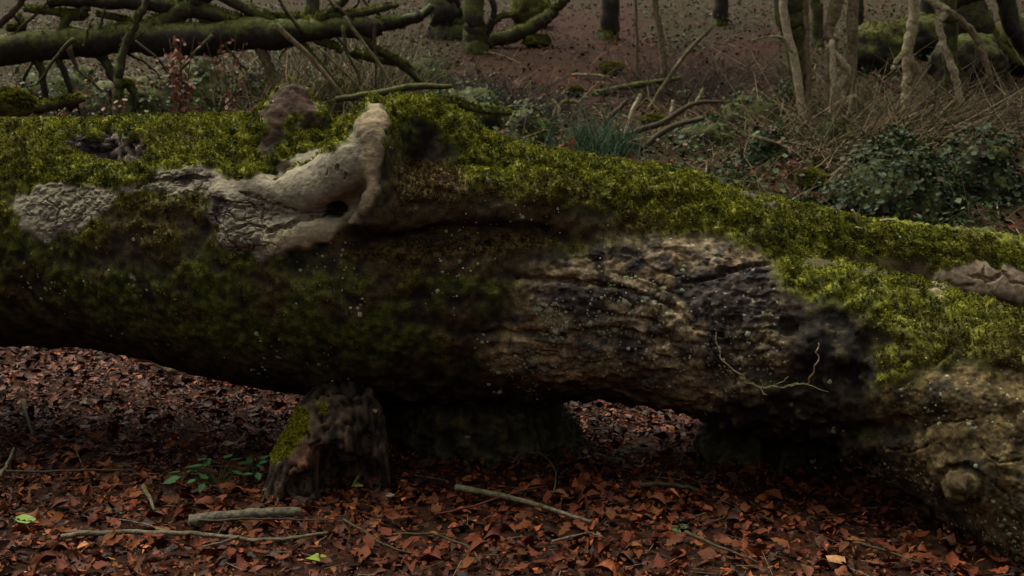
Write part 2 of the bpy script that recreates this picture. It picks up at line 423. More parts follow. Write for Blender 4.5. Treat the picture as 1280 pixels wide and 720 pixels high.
def subdivide(v, q):
    """one Catmull-Clark step on a closed quad mesh"""
    n, m = len(v), len(q); fp = v[q].mean(1)
    e = np.stack([q, np.roll(q, -1, 1)], -1).reshape(-1, 2); e = np.sort(e, 1)
    key, inv = np.unique(e[:, 0].astype(np.int64)*n + e[:, 1], return_inverse=True)
    ea, eb = key//n, key % n; ne = len(key); cnt = np.bincount(inv, minlength=ne)
    fs_ = np.stack([np.bincount(inv, np.repeat(fp[:, k], 4), ne) for k in range(3)], -1)
    mid = (v[ea]+v[eb])/2
    ep = np.where(cnt[:, None] == 2, (v[ea]+v[eb]+fs_)/4, mid)
    val = np.bincount(q.ravel(), minlength=n).astype(float)[:, None]
    Fa = np.stack([np.bincount(q.ravel(), np.repeat(fp[:, k], 4), n) for k in range(3)], -1)/np.maximum(val, 1)
    de = (np.bincount(ea, minlength=n)+np.bincount(eb, minlength=n)).astype(float)[:, None]
    Ra = np.stack([np.bincount(ea, mid[:, k], n)+np.bincount(eb, mid[:, k], n) for k in range(3)], -1)/np.maximum(de, 1)
    vp = np.where((val > 2) & (de == val), (Fa + 2*Ra + (val-3)*v)/np.maximum(val, 1), v)
    E = inv.reshape(m, 4) + n; Fi = np.arange(m) + n + ne
    qs = [np.stack([q[:, k], E[:, k], Fi, E[:, (k-1) % 4]], -1) for k in range(4)]
    return np.vstack([vp, ep, fp]), np.vstack(qs)
def vnormals(v, quads):
    n = np.cross(v[quads[:, 2]]-v[quads[:, 0]], v[quads[:, 3]]-v[quads[:, 1]]); o = np.zeros_like(v)
    for k in range(4):
        for ax in range(3): o[:, ax] += np.bincount(quads[:, k], n[:, ax], len(v))
    return o/(np.linalg.norm(o, axis=1)[:, None]+1e-12)

# pixel-outlined patches of colour on a surface the camera faces
def poly_sd(x, y, poly):
    poly = np.asarray(poly, float); d = np.full(x.shape, 1e9); ins = np.zeros(x.shape, bool)
    for (x0, y0), (x1, y1) in zip(poly, np.roll(poly, -1, 0)):
        ex, ey = x1-x0, y1-y0; t = np.clip(((x-x0)*ex+(y-y0)*ey)/(ex*ex+ey*ey+1e-9), 0, 1)
        d = np.minimum(d, (x-x0-t*ex)**2+(y-y0-t*ey)**2)
        c = ((y0 > y) != (y1 > y)) & (x < (x1-x0)*(y-y0)/(y1-y0+1e-12)+x0); ins ^= c
    d = np.sqrt(d); return np.where(ins, d, -d)
def line_d(x, y, pts, wid=None):
    pts = np.asarray(pts, float); d = np.full(x.shape, 1e9)
    for (x0, y0), (x1, y1) in zip(pts[:-1], pts[1:]):
        ex, ey = x1-x0, y1-y0; t = np.clip(((x-x0)*ex+(y-y0)*ey)/(ex*ex+ey*ey+1e-9), 0, 1)
        d = np.minimum(d, (x-x0-t*ex)**2+(y-y0-t*ey)**2)
    return np.sqrt(d)

# ================================================================== GROUND
def axis(core0, core1, step, lo, hi, grow=1.12):
    c = list(np.arange(core0, core1+1e-6, step)); s = step; a = c[0]
    left = []
    while a > lo: s *= grow; a -= s; left.append(a)
    s = step; b = c[-1]; right = []
    while b < hi: s = min(s*grow, 6); b += s; right.append(b)
    return np.array(left[::-1]+c+right)
gx = axis(-3.6, 3.6, 0.075, -160, 160); gy = axis(2.6, 7.0, 0.075, -60, 220, 1.06)
XX, YY = np.meshgrid(gx, gy, indexing='ij')
gv = np.stack([XX, YY, hgt(XX, YY)], -1).reshape(-1, 3)
ni, nj = len(gx), len(gy); I, J = np.meshgrid(np.arange(ni-1), np.arange(nj-1), indexing='ij'); b0 = (I*nj+J).ravel()
gq = np.stack([b0, b0+nj, b0+nj+1, b0+1], -1)
gpx, gpy = project(gv)
green = 0.45*np.ones(len(gv))*sstep(7, 10, gv[:, 1]) - 0.5*(1-sstep(7, 9, gv[:, 1]))
red2 = sstep(-25, 10, poly_sd(gpx, gpy, [(560, 130), (600, 50), (690, 30), (780, 20), (830, 90), (960, 50), (960, 140), (760, 125), (640, 140)]))*(gv[:, 1] > 8)
green = green - 1.3*red2
tint = np.clip(np.stack([green, green, green], -1)+0.0, 0, 1)
floor = mesh_obj('forest_floor', gv, None, gq, M_GROUND, attrs={'tint': tint})
floor['kind'] = 'structure'; floor['label'] = 'brown leaf covered forest floor rising into a wooded slope'

# ================================================================== THE GREAT FALLEN TRUNK
TR = np.array([(-420, 290, 139, 5.0), (-200, 291, 139, 4.95), (0, 293, 139, 4.85), (150, 295, 142, 4.75), (300, 313, 162, 4.65),
               (450, 332, 168, 4.55), (600, 343, 158, 4.5), (750, 352, 146, 4.42), (900, 378, 136, 4.35)], float)
FL = Field((-3.15, 2.85, -0.25), (2.75, 5.65, 1.62), 0.0205)
def pts4(rows):
    p = [P(a, b, Y) for a, b, r, Y in rows]; return p, [rpx(rows[k][2], p[k]) for k in range(len(rows))]
FL.chain(*pts4(TR), k=0.02, sub=2)
# front limb (dips to the ground at the right), back limb
LIMB_F = [(860, 395, 118, 4.25), (980, 430, 105, 4.10), (1090, 450, 104, 3.95), (1190, 497, 118, 3.8), (1300, 558, 142, 3.62), (1460, 660, 175, 3.4)]
LIMB_B = [(820, 320, 105, 4.5), (960, 338, 82, 4.62), (1080, 352, 72, 4.75), (1200, 362, 70, 4.85), (1320, 380, 74, 4.95), (1500, 400, 80, 5.1)]
FL.chain(*pts4(LIMB_F), k=0.05); FL.chain(*pts4(LIMB_B), k=0.05)
# mossy hump, collar of a lost branch, rounded bark lip
FL.chain(*pts4([(500, 192, 48, 4.45), (535, 184, 48, 4.42), (600, 222, 44, 4.38), (690, 245, 46, 4.3), (800, 268, 44, 4.25), (900, 300, 40, 4.2)]), k=0.06)
FL.chain(*pts4([(470, 265, 30, 4.12), (466, 215, 32, 4.14), (466, 172, 30, 4.18), (480, 160, 26, 4.24), (515, 160, 34, 4.34)]), k=0.05)
surf = limb_front = FL.hit
# second ridge that runs from the collar to the right, dark crease beneath it
FL.chain([surf(480, 268, -.06), surf(560, 262, -.06), surf(650, 262, -.05), surf(740, 268, -.05)], [.115, .12, .115, .09], k=0.05)
FL.chain([surf(440, 312, .0), surf(540, 297, .0), surf(610, 293, .0), surf(690, 291, .0)], [.016, .034, .034, .014], k=0.03, cut=True)
# old branch stub that lies like an arm on the trunk, ledge and hollows round it
ledge = [surf(325, 304, -.06), surf(385, 292, -.05), surf(430, 276, -.04), surf(466, 262, -.04)]
arm = [surf(a, b, o) for a, b, o in [(215, 222, -.06), (262, 222, -.05), (305, 234, -.03), (350, 241, -.005), (392, 240, .02), (424, 228, .045), (441, 206, .03)]]
shoulder_ = [surf(295, 262, -.07), surf(306, 298, -.08)]
FL.chain(ledge, [.080, .080, .07, .07], k=0.025)
FL.cone(shoulder_[0], shoulder_[1], .12, .12, k=0.04)
FL.chain(arm, [.055, .062, .068, .075, .088, .108, .088], k=0.02)
lipc = [surf(470, 268, -.03), surf(467, 225, -.0), surf(464, 180, .01), surf(468, 150, -.03)]
FL.chain(lipc, [.06, .062, .066, .06], k=0.025)
c_ = [surf(372, 268, .0), surf(400, 265, .005), surf(424, 262, .0), surf(444, 250, -.02)]
FL.chain(c_, [.008, .024, .046, .038], k=0.015, cut=True)
FL.chain([surf(414, 262, .0), surf(432, 257, -.08)], [.034, .055], k=0.02, cut=True)
FL.chain([surf(450, 248, .0), surf(452, 225, .0), surf(451, 195, .0), surf(448, 172, .0)], [.022, .024, .020, .012], k=0.02, cut=True)
FL.chain([surf(332, 213, .0), surf(346, 216, -.02), surf(358, 212, -.03)], [.022, .04, .03], k=0.02, cut=True)
FL.chain([surf(262, 248, .0), surf(268, 262, .0), surf(272, 280, .0)], [.022, .03, .015], k=0.02, cut=True)
FL.chain([surf(285, 314, -.005), surf(305, 318, .0), surf(330, 314, .0)], [.02, .026, .012], k=0.02, cut=True)
FL.chain([surf(222, 230, .0), surf(240, 226, .0)], [.014, .02], k=0.015, cut=True)
FL.chain([surf(85, 182, .0), surf(130, 186, .0), surf(175, 190, .0)], [.03, .04, .03], k=0.04, cut=True)
# broken stub on top
st = [P(344, 200, 4.42), P(354, 162, 4.46), P(364, 134, 4.5), P(369, 108, 4.5)]
FL.chain(st, [rpx(42, st[0]), rpx(35, st[0]), rpx(22, st[0]), rpx(6, st[0])], k=0.03)
FL.cone(P(388, 150, 4.45), P(378, 130, 4.48), .07, .035, k=0.03)
FL.cone(P(400, 180, 4.6), P(388, 160, 4.55), .12, .07, k=0.05)
# limbs pressed into the ground under the trunk
FL.chain([P(560, 430, 4.70), P(578, 500, 4.72), P(600, 560, 4.70), P(610, 640, 4.75)], [.34, .36, .40, .48], k=0.06)
FL.chain([P(560, 480, 4.60), P(690, 560, 4.55), P(735, 590, 4.45)], [.20, .12, .06], k=0.06)
FL.chain([P(940, 470, 4.5), P(945, 540, 4.5), P(925, 575, 4.42), P(905, 640, 4.4)], [.20, .19, .18, .24], k=0.05)
FL.chain([P(1040, 480, 4.25), P(1010, 560, 4.3), P(1015, 640, 4.3)], [.15, .13, .18], k=0.04)
# knot on the front limb
kp = limb_front(1203, 607, -.01); th = np.linspace(0, 2*math.pi, 13)
FL.cone(kp + np.array([0, .05, 0]), kp+np.array([0, -.035, 0]), .060, .048, k=0.03)
for R_k, rr_ in ((.092, .012),):
    ring = [limb_front(1203 + R_k/.00258*math.cos(a), 607 + R_k/.00258*math.sin(a), -.004) for a in th]
    for a, b in zip(ring[:-1], ring[1:]): FL.cone(a, b, rr_, rr_, k=0.018)
FL.cone(limb_front(1207, 613, .0), limb_front(1212, 622, -.06), .018, .024, k=0.015, cut=True)
FL.cone(limb_front(1205, 640, .0), limb_front(1236, 648, .0), .032, .02, k=0.02, cut=True)
FL.cone(limb_front(1060, 545, .0), limb_front(1180, 524, .0), .03, .022, k=0.04, cut=True)
FL.cone(limb_front(1255, 465, .0), limb_front(1275, 480, .0), .035, .035, k=0.03, cut=True)
FL.cone(limb_front(1262, 520, .0), limb_front(1284, 570, .0), .03, .045, k=0.03, cut=True)
FL.cone(limb_front(1180, 490, -.02), limb_front(1215, 500, -.02), .045, .04, k=0.05)
# rotten pits in the dark bark between the limbs
for a, b, r in [(1035, 400, .045), (1000, 470, .05), (1062, 470, .045), (1085, 430, .04), (985, 410, .03), (955, 470, .03), (905, 400, .025), (925, 440, .03), (890, 470, .03)]:
    FL.cone(limb_front(a, b, .0), limb_front(a+14, b+6, .0), r, r*.8, k=0.05, cut=True)
for k in range(7):                                # burls and swellings
    a, b = random.uniform(880, 1280), random.uniform(395, 640)
    if b < 520 + (a-1100)*.7: FL.cone(limb_front(a, b, -.03), limb_front(a+random.uniform(-20, 20), b+random.uniform(-8, 8), -.03), random.uniform(.03, .06), .04, k=0.04)
HIT = {k: FL.hit(*k) for k in [(893, 412, .015), (900, 445, .02), (925, 470, .03), (950, 484, .035), (985, 482, .035), (1008, 478, .035), (1019, 455, .03), (1024, 430, .012), (1005, 480, .05), (1035, 490, .05), (945, 482, .05), (958, 494, .05), (960, 484, .035), (975, 478, .05), (985, 471, .05)]}
lv, lq = FL.mesh(); del FL
lv, lq = subdivide(lv, lq)
ln = vnormals(lv, lq)
lpx, lpy = project(lv)
view = lv-CAM; view /= np.linalg.norm(view, axis=1)[:, None]
facing = -(view*ln).sum(1); front = facing > -0.05
wx = lpx + 9*pnoise(lv*14, 60) + 5*pnoise(lv*34, 61); wy = lpy + 9*pnoise(lv*14, 62) + 5*pnoise(lv*34, 63)
def patch(poly, soft=6):
    return sstep(-soft, soft, poly_sd(wx, wy, poly))*front
A_BARE = patch([(22, 244), (60, 228), (100, 232), (150, 238), (205, 214), (250, 206), (290, 226), (340, 220), (352, 200), (372, 194), (425, 190),
                (446, 160), (455, 140), (472, 134), (484, 145), (481, 190), (474, 230), (466, 262), (430, 286), (395, 308), (360, 315), (310, 320), (286, 312),
                (264, 282), (258, 245), (190, 242), (150, 248), (132, 268), (95, 290), (62, 300), (28, 288)], 4)
B_ROT = patch([(78, 172), (110, 165), (190, 175), (185, 200), (140, 204), (100, 190)], 5)
C_BARK = patch([(600, 432), (640, 412), (648, 352), (700, 322), (760, 300), (840, 292), (905, 296), (965, 325), (985, 380), (985, 450), (950, 500), (860, 505), (760, 485), (690, 474), (610, 462)], 20)
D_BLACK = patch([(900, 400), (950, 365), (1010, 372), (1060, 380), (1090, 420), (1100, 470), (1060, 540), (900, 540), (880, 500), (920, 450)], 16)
E_BARE = patch([(1162, 350), (1180, 332), (1225, 330), (1275, 338), (1330, 345), (1330, 378), (1270, 372), (1200, 366), (1168, 364)], 4)
F_LIMB = patch([(1085, 500), (1140, 470), (1200, 452), (1300, 470), (1400, 480), (1400, 760), (1250, 720), (1180, 660), (1110, 590)], 14)
H_DARK = patch([(895, 222), (930, 226), (975, 250), (968, 262), (930, 248)], 4)
STUBTOP = patch([(336, 100), (386, 100), (402, 138), (392, 148), (366, 142), (352, 162), (342, 190), (322, 194), (330, 165)], 4)
GAP = patch([(995, 318), (1060, 318), (1160, 330), (1165, 350), (1080, 342), (1000, 332)], 5)
BROWN = patch([(400, 305), (470, 255), (492, 195), (540, 190), (590, 232), (660, 252), (740, 268), (820, 285), (790, 300), (690, 304), (700, 325), (640, 352), (560, 345), (470, 345)], 14)
BROWN2 = patch([(110, 262), (180, 245), (255, 250), (260, 290), (220, 330), (150, 330)], 20)
BROWN3 = patch([(1040, 400), (1150, 390), (1280, 420), (1280, 470), (1130, 470), (1060, 450)], 20)
f1 = fbm(lv*5, 4, 70); f2 = fbm(lv*16, 4, 75); f3 = fbm(lv*42, 3, 80)
w1, w2, wid = cells(lv*np.array([16, 16, 22]), 90)          # bark plates
g1, g2, gid = cells(lv*11 + 0.4*np.stack([f2, f1, f2], -1), 93)
c1, c2, cid = cells(lv*26 + 0.5*np.stack([f2, f3, f1], -1), 95)   # moss cushions
bare = np.clip(A_BARE+E_BARE, 0, 1)
rest_bark = np.clip(C_BARK + D_BLACK + F_LIMB + B_ROT + H_DARK + STUBTOP, 0, 1)
cush = sstep(0.02, 0.50, ln[:, 2] + 0.45*f1 + 0.30*f2)                      # deep cushions on the upper side
film = sstep(-.25, .35, f1*0.8 + f2*0.7 + 0.15)*sstep(-0.75, -0.35, ln[:, 2])   # thin film on the face
moss = np.maximum(cush, .72*film*(lpx < 900) + .35*film*(lpx >= 900))
moss = moss*(1-bare)*(1-np.clip(rest_bark - 0.25*sstep(.1, .5, f2), 0, 1))*(1-0.75*GAP)
moss = np.where(lv[:, 2] < 0.30, moss*0.15, moss)*(1-.25*BROWN*sstep(-.3, .3, f2))
# ---- relief
disp = (0.020*f1 + 0.010*f2)*(1-.65*np.clip(A_BARE+E_BARE, 0, 1))
disp += np.clip(moss*1.5-.5, 0, 1)*(0.030*(0.5-c1) + 0.034*(0.5-g1)*sstep(-.2, .5, ln[:, 2]+.3) + 0.010*f3 + 0.010)
crk = np.zeros(len(lv))
for ln_, wd, dp in [([(590, 416), (640, 415), (690, 418)], 3.0, 1.0), ([(646, 347), (700, 350), (745, 354), (790, 362), (820, 374), (850, 388)], 3.4, 1.2),
                    ([(700, 418), (740, 410), (790, 414), (830, 424)], 3, 1.0), ([(752, 392), (800, 396), (825, 404)], 3, 1.0),
                    ([(900, 340), (940, 334), (960, 330)], 3.5, 1.3), ([(860, 352), (905, 345)], 3, .8), ([(880, 380), (890, 420), (884, 460)], 3, .9),
                    ([(845, 390), (870, 410), (905, 420)], 3, .9), ([(336, 290), (360, 281), (400, 270), (425, 266)], 3.0, 1.2),
                    ([(270, 250), (300, 262), (318, 258)], 2.6, .9), ([(285, 290), (310, 283), (330, 287)], 2.6, .8), ([(300, 240), (340, 252), (372, 262)], 2.2, .7),
                    ([(215, 228), (240, 222), (262, 226)], 3, .9), ([(175, 236), (190, 226), (214, 224)], 3, .8), ([(1215, 345), (1240, 350), (1250, 345)], 2.2, .8),
                    ([(1180, 350), (1195, 358), (1215, 356)], 2.0, .6), ([(1228, 338), (1232, 362)], 2, .6), ([(650, 445), (690, 440), (730, 452)], 2.5, .7),
                    ([(770, 440), (800, 436), (840, 445)], 2.5, .8)]:
    d = line_d(lpx + 4*pnoise(lv*22, 64), lpy + 4*pnoise(lv*22, 65), ln_); crk = np.maximum(crk, dp*sstep(wd, 0.4, d)*front)
plate = np.clip((w2-w1)*2.2, 0, 1)
disp += C_BARK*(0.007*plate + 0.008*f3 + 0.010*(wid-0.5)) + F_LIMB*(0.005*f3+.006*f2) + D_BLACK*(0.012*f3 + 0.016*f2) + B_ROT*(-0.02+0.03*f3+0.012*plate)
fis, fis2, _ = cells(lv*np.array([30, 30, 34]) + 0.6*np.stack([f2, f3, f2], -1), 99)
shoulder = patch([(255, 240), (330, 250), (370, 270), (340, 318), (300, 322), (262, 290)], 8)
left_bare = patch([(20, 240), (260, 210), (260, 240), (60, 305)], 6)
disp += bare*(0.010 + 0.004*f3) + (0.9*shoulder + left_bare)*A_BARE*(0.009*np.clip((fis2-fis)*3, 0, 1) - 0.006 + 0.006*f3) + STUBTOP*(0.008*f3+.01*fbm(lv*np.array([40, 40, 9]), 2, 77))
disp -= crk*0.019
rho = np.hypot(lpx-1203, (lpy-607)*1.05) + 3*pnoise(lv*16, 68)
KN = front*(lpx > 1100)
disp += KN*(.045*np.exp(-(rho/19)**2) - .012*np.exp(-((rho-26)/4)**2) + .008*np.exp(-((rho-34)/5)**2) - .006*np.exp(-((rho-12)/3)**2) - .030*sstep(7, 3, np.hypot(lpx-1207, lpy-614)))
lip = sstep(-3, 3, poly_sd(lpx + 5*pnoise(lv*18, 66), lpy + 6*pnoise(lv*18, 67), [(596, 420), (640, 418), (700, 420), (760, 430), (835, 430), (850, 455), (790, 462), (740, 470), (690, 472), (640, 462), (600, 460)]))*front
slab = sstep(-3, 3, poly_sd(lpx + 5*pnoise(lv*18, 66), lpy + 6*pnoise(lv*18, 67), [(648, 352), (750, 357), (815, 376), (860, 400), (830, 420), (760, 408), (690, 416), (640, 412)]))*front
disp += 0.022*lip + 0.011*slab
disp += sstep(.42, .2, lv[:, 2])*(lv[:, 0] > -.6)*(0.05*f2 + .02*f3)*(1-F_LIMB)
lv = lv + ln*disp[:, None]
ln = vnormals(lv, lq)
# ---- colour of the stuff itself
def lerp(a, b, t): return a + (b-a)*np.asarray(t)[:, None]
C = lambda *c: np.array(c)[None]
col = lerp(C(.012, .010, .007), C(.060, .044, .026), sstep(-.3, .6, f2+.6*f3))                      # damp dark bark
tan = lerp(C(.070, .049, .025), C(.38, .275, .14), sstep(-.45, .5, f3*0.9 + f2*0.8 + 0.5*(wid-.5)))
grey = lerp(C(.030, .027, .025), C(.115, .104, .090), sstep(-.4, .4, f3))
cb = lerp(tan, grey, sstep(.02, .22, fbm(lv*np.array([7, 7, 11]), 3, 120)))
UPB = patch([(690, 300), (760, 296), (840, 296), (830, 330), (800, 345), (700, 330)], 8)
pal = lerp(C(.05, .04, .042), C(.34, .26, .16), sstep(-.05, .12, fbm(lv*np.array([24, 24, 14]), 3, 125)))
cb = lerp(cb, pal, UPB*0.9)
rim = sstep(7, 1, np.abs(poly_sd(lpx + 5*pnoise(lv*18, 66), lpy + 6*pnoise(lv*18, 67), [(596, 420), (640, 418), (700, 420), (760, 430), (835, 430), (850, 455), (790, 462), (740, 470), (690, 472), (640, 462), (600, 460)])))*(lpy > 440)*front
cb = lerp(cb, C(.26, .19, .10), rim*.6)
SLATE = np.clip(patch([(676, 364), (740, 352), (795, 372), (775, 394), (700, 394)], 7) + patch([(828, 330), (905, 338), (915, 400), (870, 408), (838, 362)], 10)
                + patch([(770, 418), (800, 412), (812, 440), (780, 446)], 6) + patch([(880, 400), (915, 398), (920, 470), (890, 478)], 9), 0, 1)
SLATE = np.clip(SLATE + patch([(738, 308), (800, 306), (806, 326), (770, 322), (740, 330)], 4) + patch([(905, 330), (965, 335), (980, 400), (930, 420), (905, 380)], 10)
                + .8*C_BARK*sstep(.10, .22, fbm(lv*np.array([8, 8, 13]), 3, 121)), 0, 1)
cb = lerp(cb, lerp(C(.018, .016, .017), C(.055, .048, .044), sstep(-.3, .4, f3+.5*f2)), SLATE*.95)
PALEF = np.clip(sum(patch(p, 2.5) for p in ([(716, 322), (738, 320), (744, 340), (730, 352), (716, 344)], [(760, 318), (780, 324), (784, 346), (766, 352), (756, 338)], [(782, 346), (806, 352), (812, 366), (792, 366)],
                [(684, 334), (704, 336), (702, 346), (686, 344)], [(752, 378), (800, 384), (808, 394), (770, 392)], [(794, 402), (812, 404), (810, 422), (796, 418)], [(828, 300), (880, 296), (900, 308), (850, 318)],
                [(846, 372), (862, 380), (858, 402), (844, 396)])), 0, 1)
cb = lerp(cb, lerp(C(.24, .18, .10), C(.42, .33, .20), sstep(-.3, .3, f3)), PALEF*.9); SLATE = SLATE*(1-PALEF)
col = lerp(col, cb, C_BARK)
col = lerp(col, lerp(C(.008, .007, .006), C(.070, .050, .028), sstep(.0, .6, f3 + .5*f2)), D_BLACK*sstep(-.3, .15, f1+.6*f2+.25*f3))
fl = lerp(lerp(C(.040, .030, .012), C(.17, .122, .055), sstep(-.4, .5, f3+.6*f2)), C(.030, .026, .018), sstep(.06, .22, fbm(lv*7, 3, 130))*.9)
col = lerp(col, fl, F_LIMB)
col = lerp(col, lerp(C(.028, .020, .021), C(.26, .20, .165), sstep(-.1, .3, f3+.3*f2+.35*sstep(100, 170, lpx)-.2)), B_ROT)
col = lerp(col, lerp(C(.030, .022, .024), C(.060, .045, .046), sstep(-.3, .3, f3)), H_DARK)
col = lerp(col, lerp(C(.016, .009, .006), C(.066, .036, .020), sstep(-.3, .3, f3)), STUBTOP)
grain = fbm(lv*np.array([9, 40, 60]), 3, 142)
wood = lerp(C(.165, .145, .102), C(.265, .235, .162), sstep(-.5, .5, f2*0.6+grain*.5))
LIP = patch([(450, 128), (490, 128), (490, 240), (480, 300), (452, 300), (456, 230), (452, 170)], 4)
wood = lerp(wood, lerp(C(.15, .11, .058), C(.30, .235, .135), sstep(-.3, .3, f2+.4*f3)), LIP*.8)
wood = lerp(wood, C(.085, .072, .060), sstep(.22, .40, fbm(lv*np.array([8, 8, 14]), 3, 140))*.6)
DPATCH = patch([(262, 244), (280, 240), (292, 262), (284, 276), (272, 290), (264, 276)], 4) + patch([(212, 224), (232, 216), (252, 222), (236, 232), (218, 232)], 4)
wood = lerp(wood, lerp(C(.030, .024, .024), C(.085, .068, .060), sstep(-.3, .3, f3)), np.clip(DPATCH, 0, 1)*.85)
LEDGE = patch([(335, 292), (400, 276), (455, 262), (440, 285), (395, 312), (335, 318)], 4)
wood = lerp(wood, C(.33, .275, .165), LEDGE*.7)
col = lerp(col, wood, A_BARE)
col = lerp(col, lerp(C(.19, .140, .088), C(.32, .25, .165), sstep(-.4, .4, f3)), E_BARE)
col = lerp(col, C(.06, .034, .022), GAP*.6)
mgreen = lerp(lerp(C(.042, .052, .006), C(.160, .172, .015), sstep(-.45, .5, f3*.5+f2*.4+ (cid-.5)*.9)), C(.080, .064, .014), sstep(.0, .5, fbm(lv*4, 3, 150))*.55)
mbrown = lerp(C(.034, .023, .009), C(.105, .068, .022), sstep(-.4, .4, f3))
mb = np.clip(BROWN*.95 + BROWN2*.65 + BROWN3*.35 + .30*sstep(.1, .5, fbm(lv*3, 3, 155)), 0, .95)
mfilm = lerp(lerp(C(.026, .040, .006), C(.110, .130, .014), sstep(-.35, .45, f3+.4*f2)), lerp(C(.030, .020, .008), C(.095, .062, .022), sstep(-.35, .35, f3)), sstep(-.05, .3, fbm(lv*5, 3, 157)))
mcol = lerp(lerp(mfilm, mgreen, np.clip(cush*1.3, 0, 1)*(moss > 0)), mbrown, mb)
col = lerp(col, mcol, np.clip(moss*1.2, 0, 1)*.9)
# crusts of pale lichen: little round spots with a colour of their own
d1, _, did = cells(lv*34, 160)
spot = sstep(.30, .18, d1 + .15*f3)*(did > .80)
zone = sstep(.05, .4, fbm(lv*3.2, 3, 165) + 0.25*C_BARK - 0.1)*front
col = lerp(col, lerp(C(.30, .33, .20), C(.42, .38, .26), did), spot*zone*(1-A_BARE)*.85)
LICH = patch([(664, 380), (700, 378), (712, 402), (705, 424), (680, 418)], 5)
col = lerp(col, C(.30, .38, .20), LICH*sstep(.0, .2, f3+.5*f2))
# ---- split into parts along the joints
fpx, fpy, ffr = lpx[lq].mean(1), lpy[lq].mean(1), (A_BARE[lq].mean(1) > .5)
fs = lv[lq].mean(1)
region = np.zeros(len(lq), int)
line_y = np.interp(fpx, [900, 1000, 1160, 1300, 1500], [300, 328, 366, 388, 420])
region[(fpx > 1000) & (fpy > line_y)] = 2
region[(fpx > 960+.25*(fpy-300)) & (fpy <= line_y)] = 3
region[(fpx > 326) & (fpx < 405) & (fpy < 160)] = 4
region[ffr & (region == 0)] = 1
region[(C_BARK[lq].mean(1) > .5) & (region == 0)] = 5
region[(F_LIMB[lq].mean(1) > .5) & (region == 2)] = 6
region[(E_BARE[lq].mean(1) > .5) & (region == 3)] = 7
def main_piece(r, back):
    ids = np.nonzero(region == r)[0]; u, inv = np.unique(lq[ids], return_inverse=True); q = inv.reshape(-1, 4); lab = np.arange(len(u))
    for _ in range(400):
        m = lab[q].min(1); new = lab.copy()
        for k in range(4): np.minimum.at(new, q[:, k], m)
        new = new[new]
        if (new == lab).all(): break
        lab = new
    fl_ = lab[q[:, 0]]; best = np.bincount(fl_).argmax(); region[ids[fl_ != best]] = back
for r, back in ((1, 0), (5, 0), (6, 2), (7, 3), (4, 0)): main_piece(r, back)
crack_m = np.clip(.12*F_LIMB + (shoulder + left_bare)*A_BARE*.6 + .4*B_ROT, 0, 1)*np.clip(1-moss, 0, 1)
fine_m = np.clip(1 - .92*np.clip(A_BARE+E_BARE+.8*STUBTOP, 0, 1) - .6*C_BARK - .5*F_LIMB, 0, 1)*.8
trunk = empty('fallen_tree', (0.0, 4.4, 0.0), 'huge fallen trunk cloaked in green moss with a bare grey arm-like stub', 'fallen tree')
NAMES = {0: 'trunk', 1: 'bare_wood', 2: 'limb', 3: 'limb', 4: 'broken_stub', 5: 'bark', 6: 'bare_wood', 7: 'bare_wood'}
PARTLAB = {1: 'smooth grey bare wood with an arm shaped branch stub', 2: 'thick limb bending down to the leaf litter with a round knot',
           3: 'mossy rear limb with a bare tan patch', 4: 'crumbling reddish broken stub', 5: 'cracked plates of tan and grey bark with pale lichen',
           6: 'bare olive-tan wood with a round knot', 7: 'bare pinkish tan wood on the rear limb'}
def linear_sub(X, q):
    u, inv = np.unique(q, return_inverse=True); X = X[u]; q = inv.reshape(-1, 4); n, m = len(X), len(q)
    e = np.sort(np.stack([q, np.roll(q, -1, 1)], -1).reshape(-1, 2), 1)
    key, ei = np.unique(e[:, 0].astype(np.int64)*n + e[:, 1], return_inverse=True)
    E = ei.reshape(m, 4)+n; Fi = np.arange(m)+n+len(key)
    Y = np.vstack([X, (X[key//n]+X[key % n])/2, X[q].mean(1)])
    return Y, np.vstack([np.stack([q[:, k], E[:, k], Fi, E[:, (k-1) % 4]], -1) for k in range(4)])
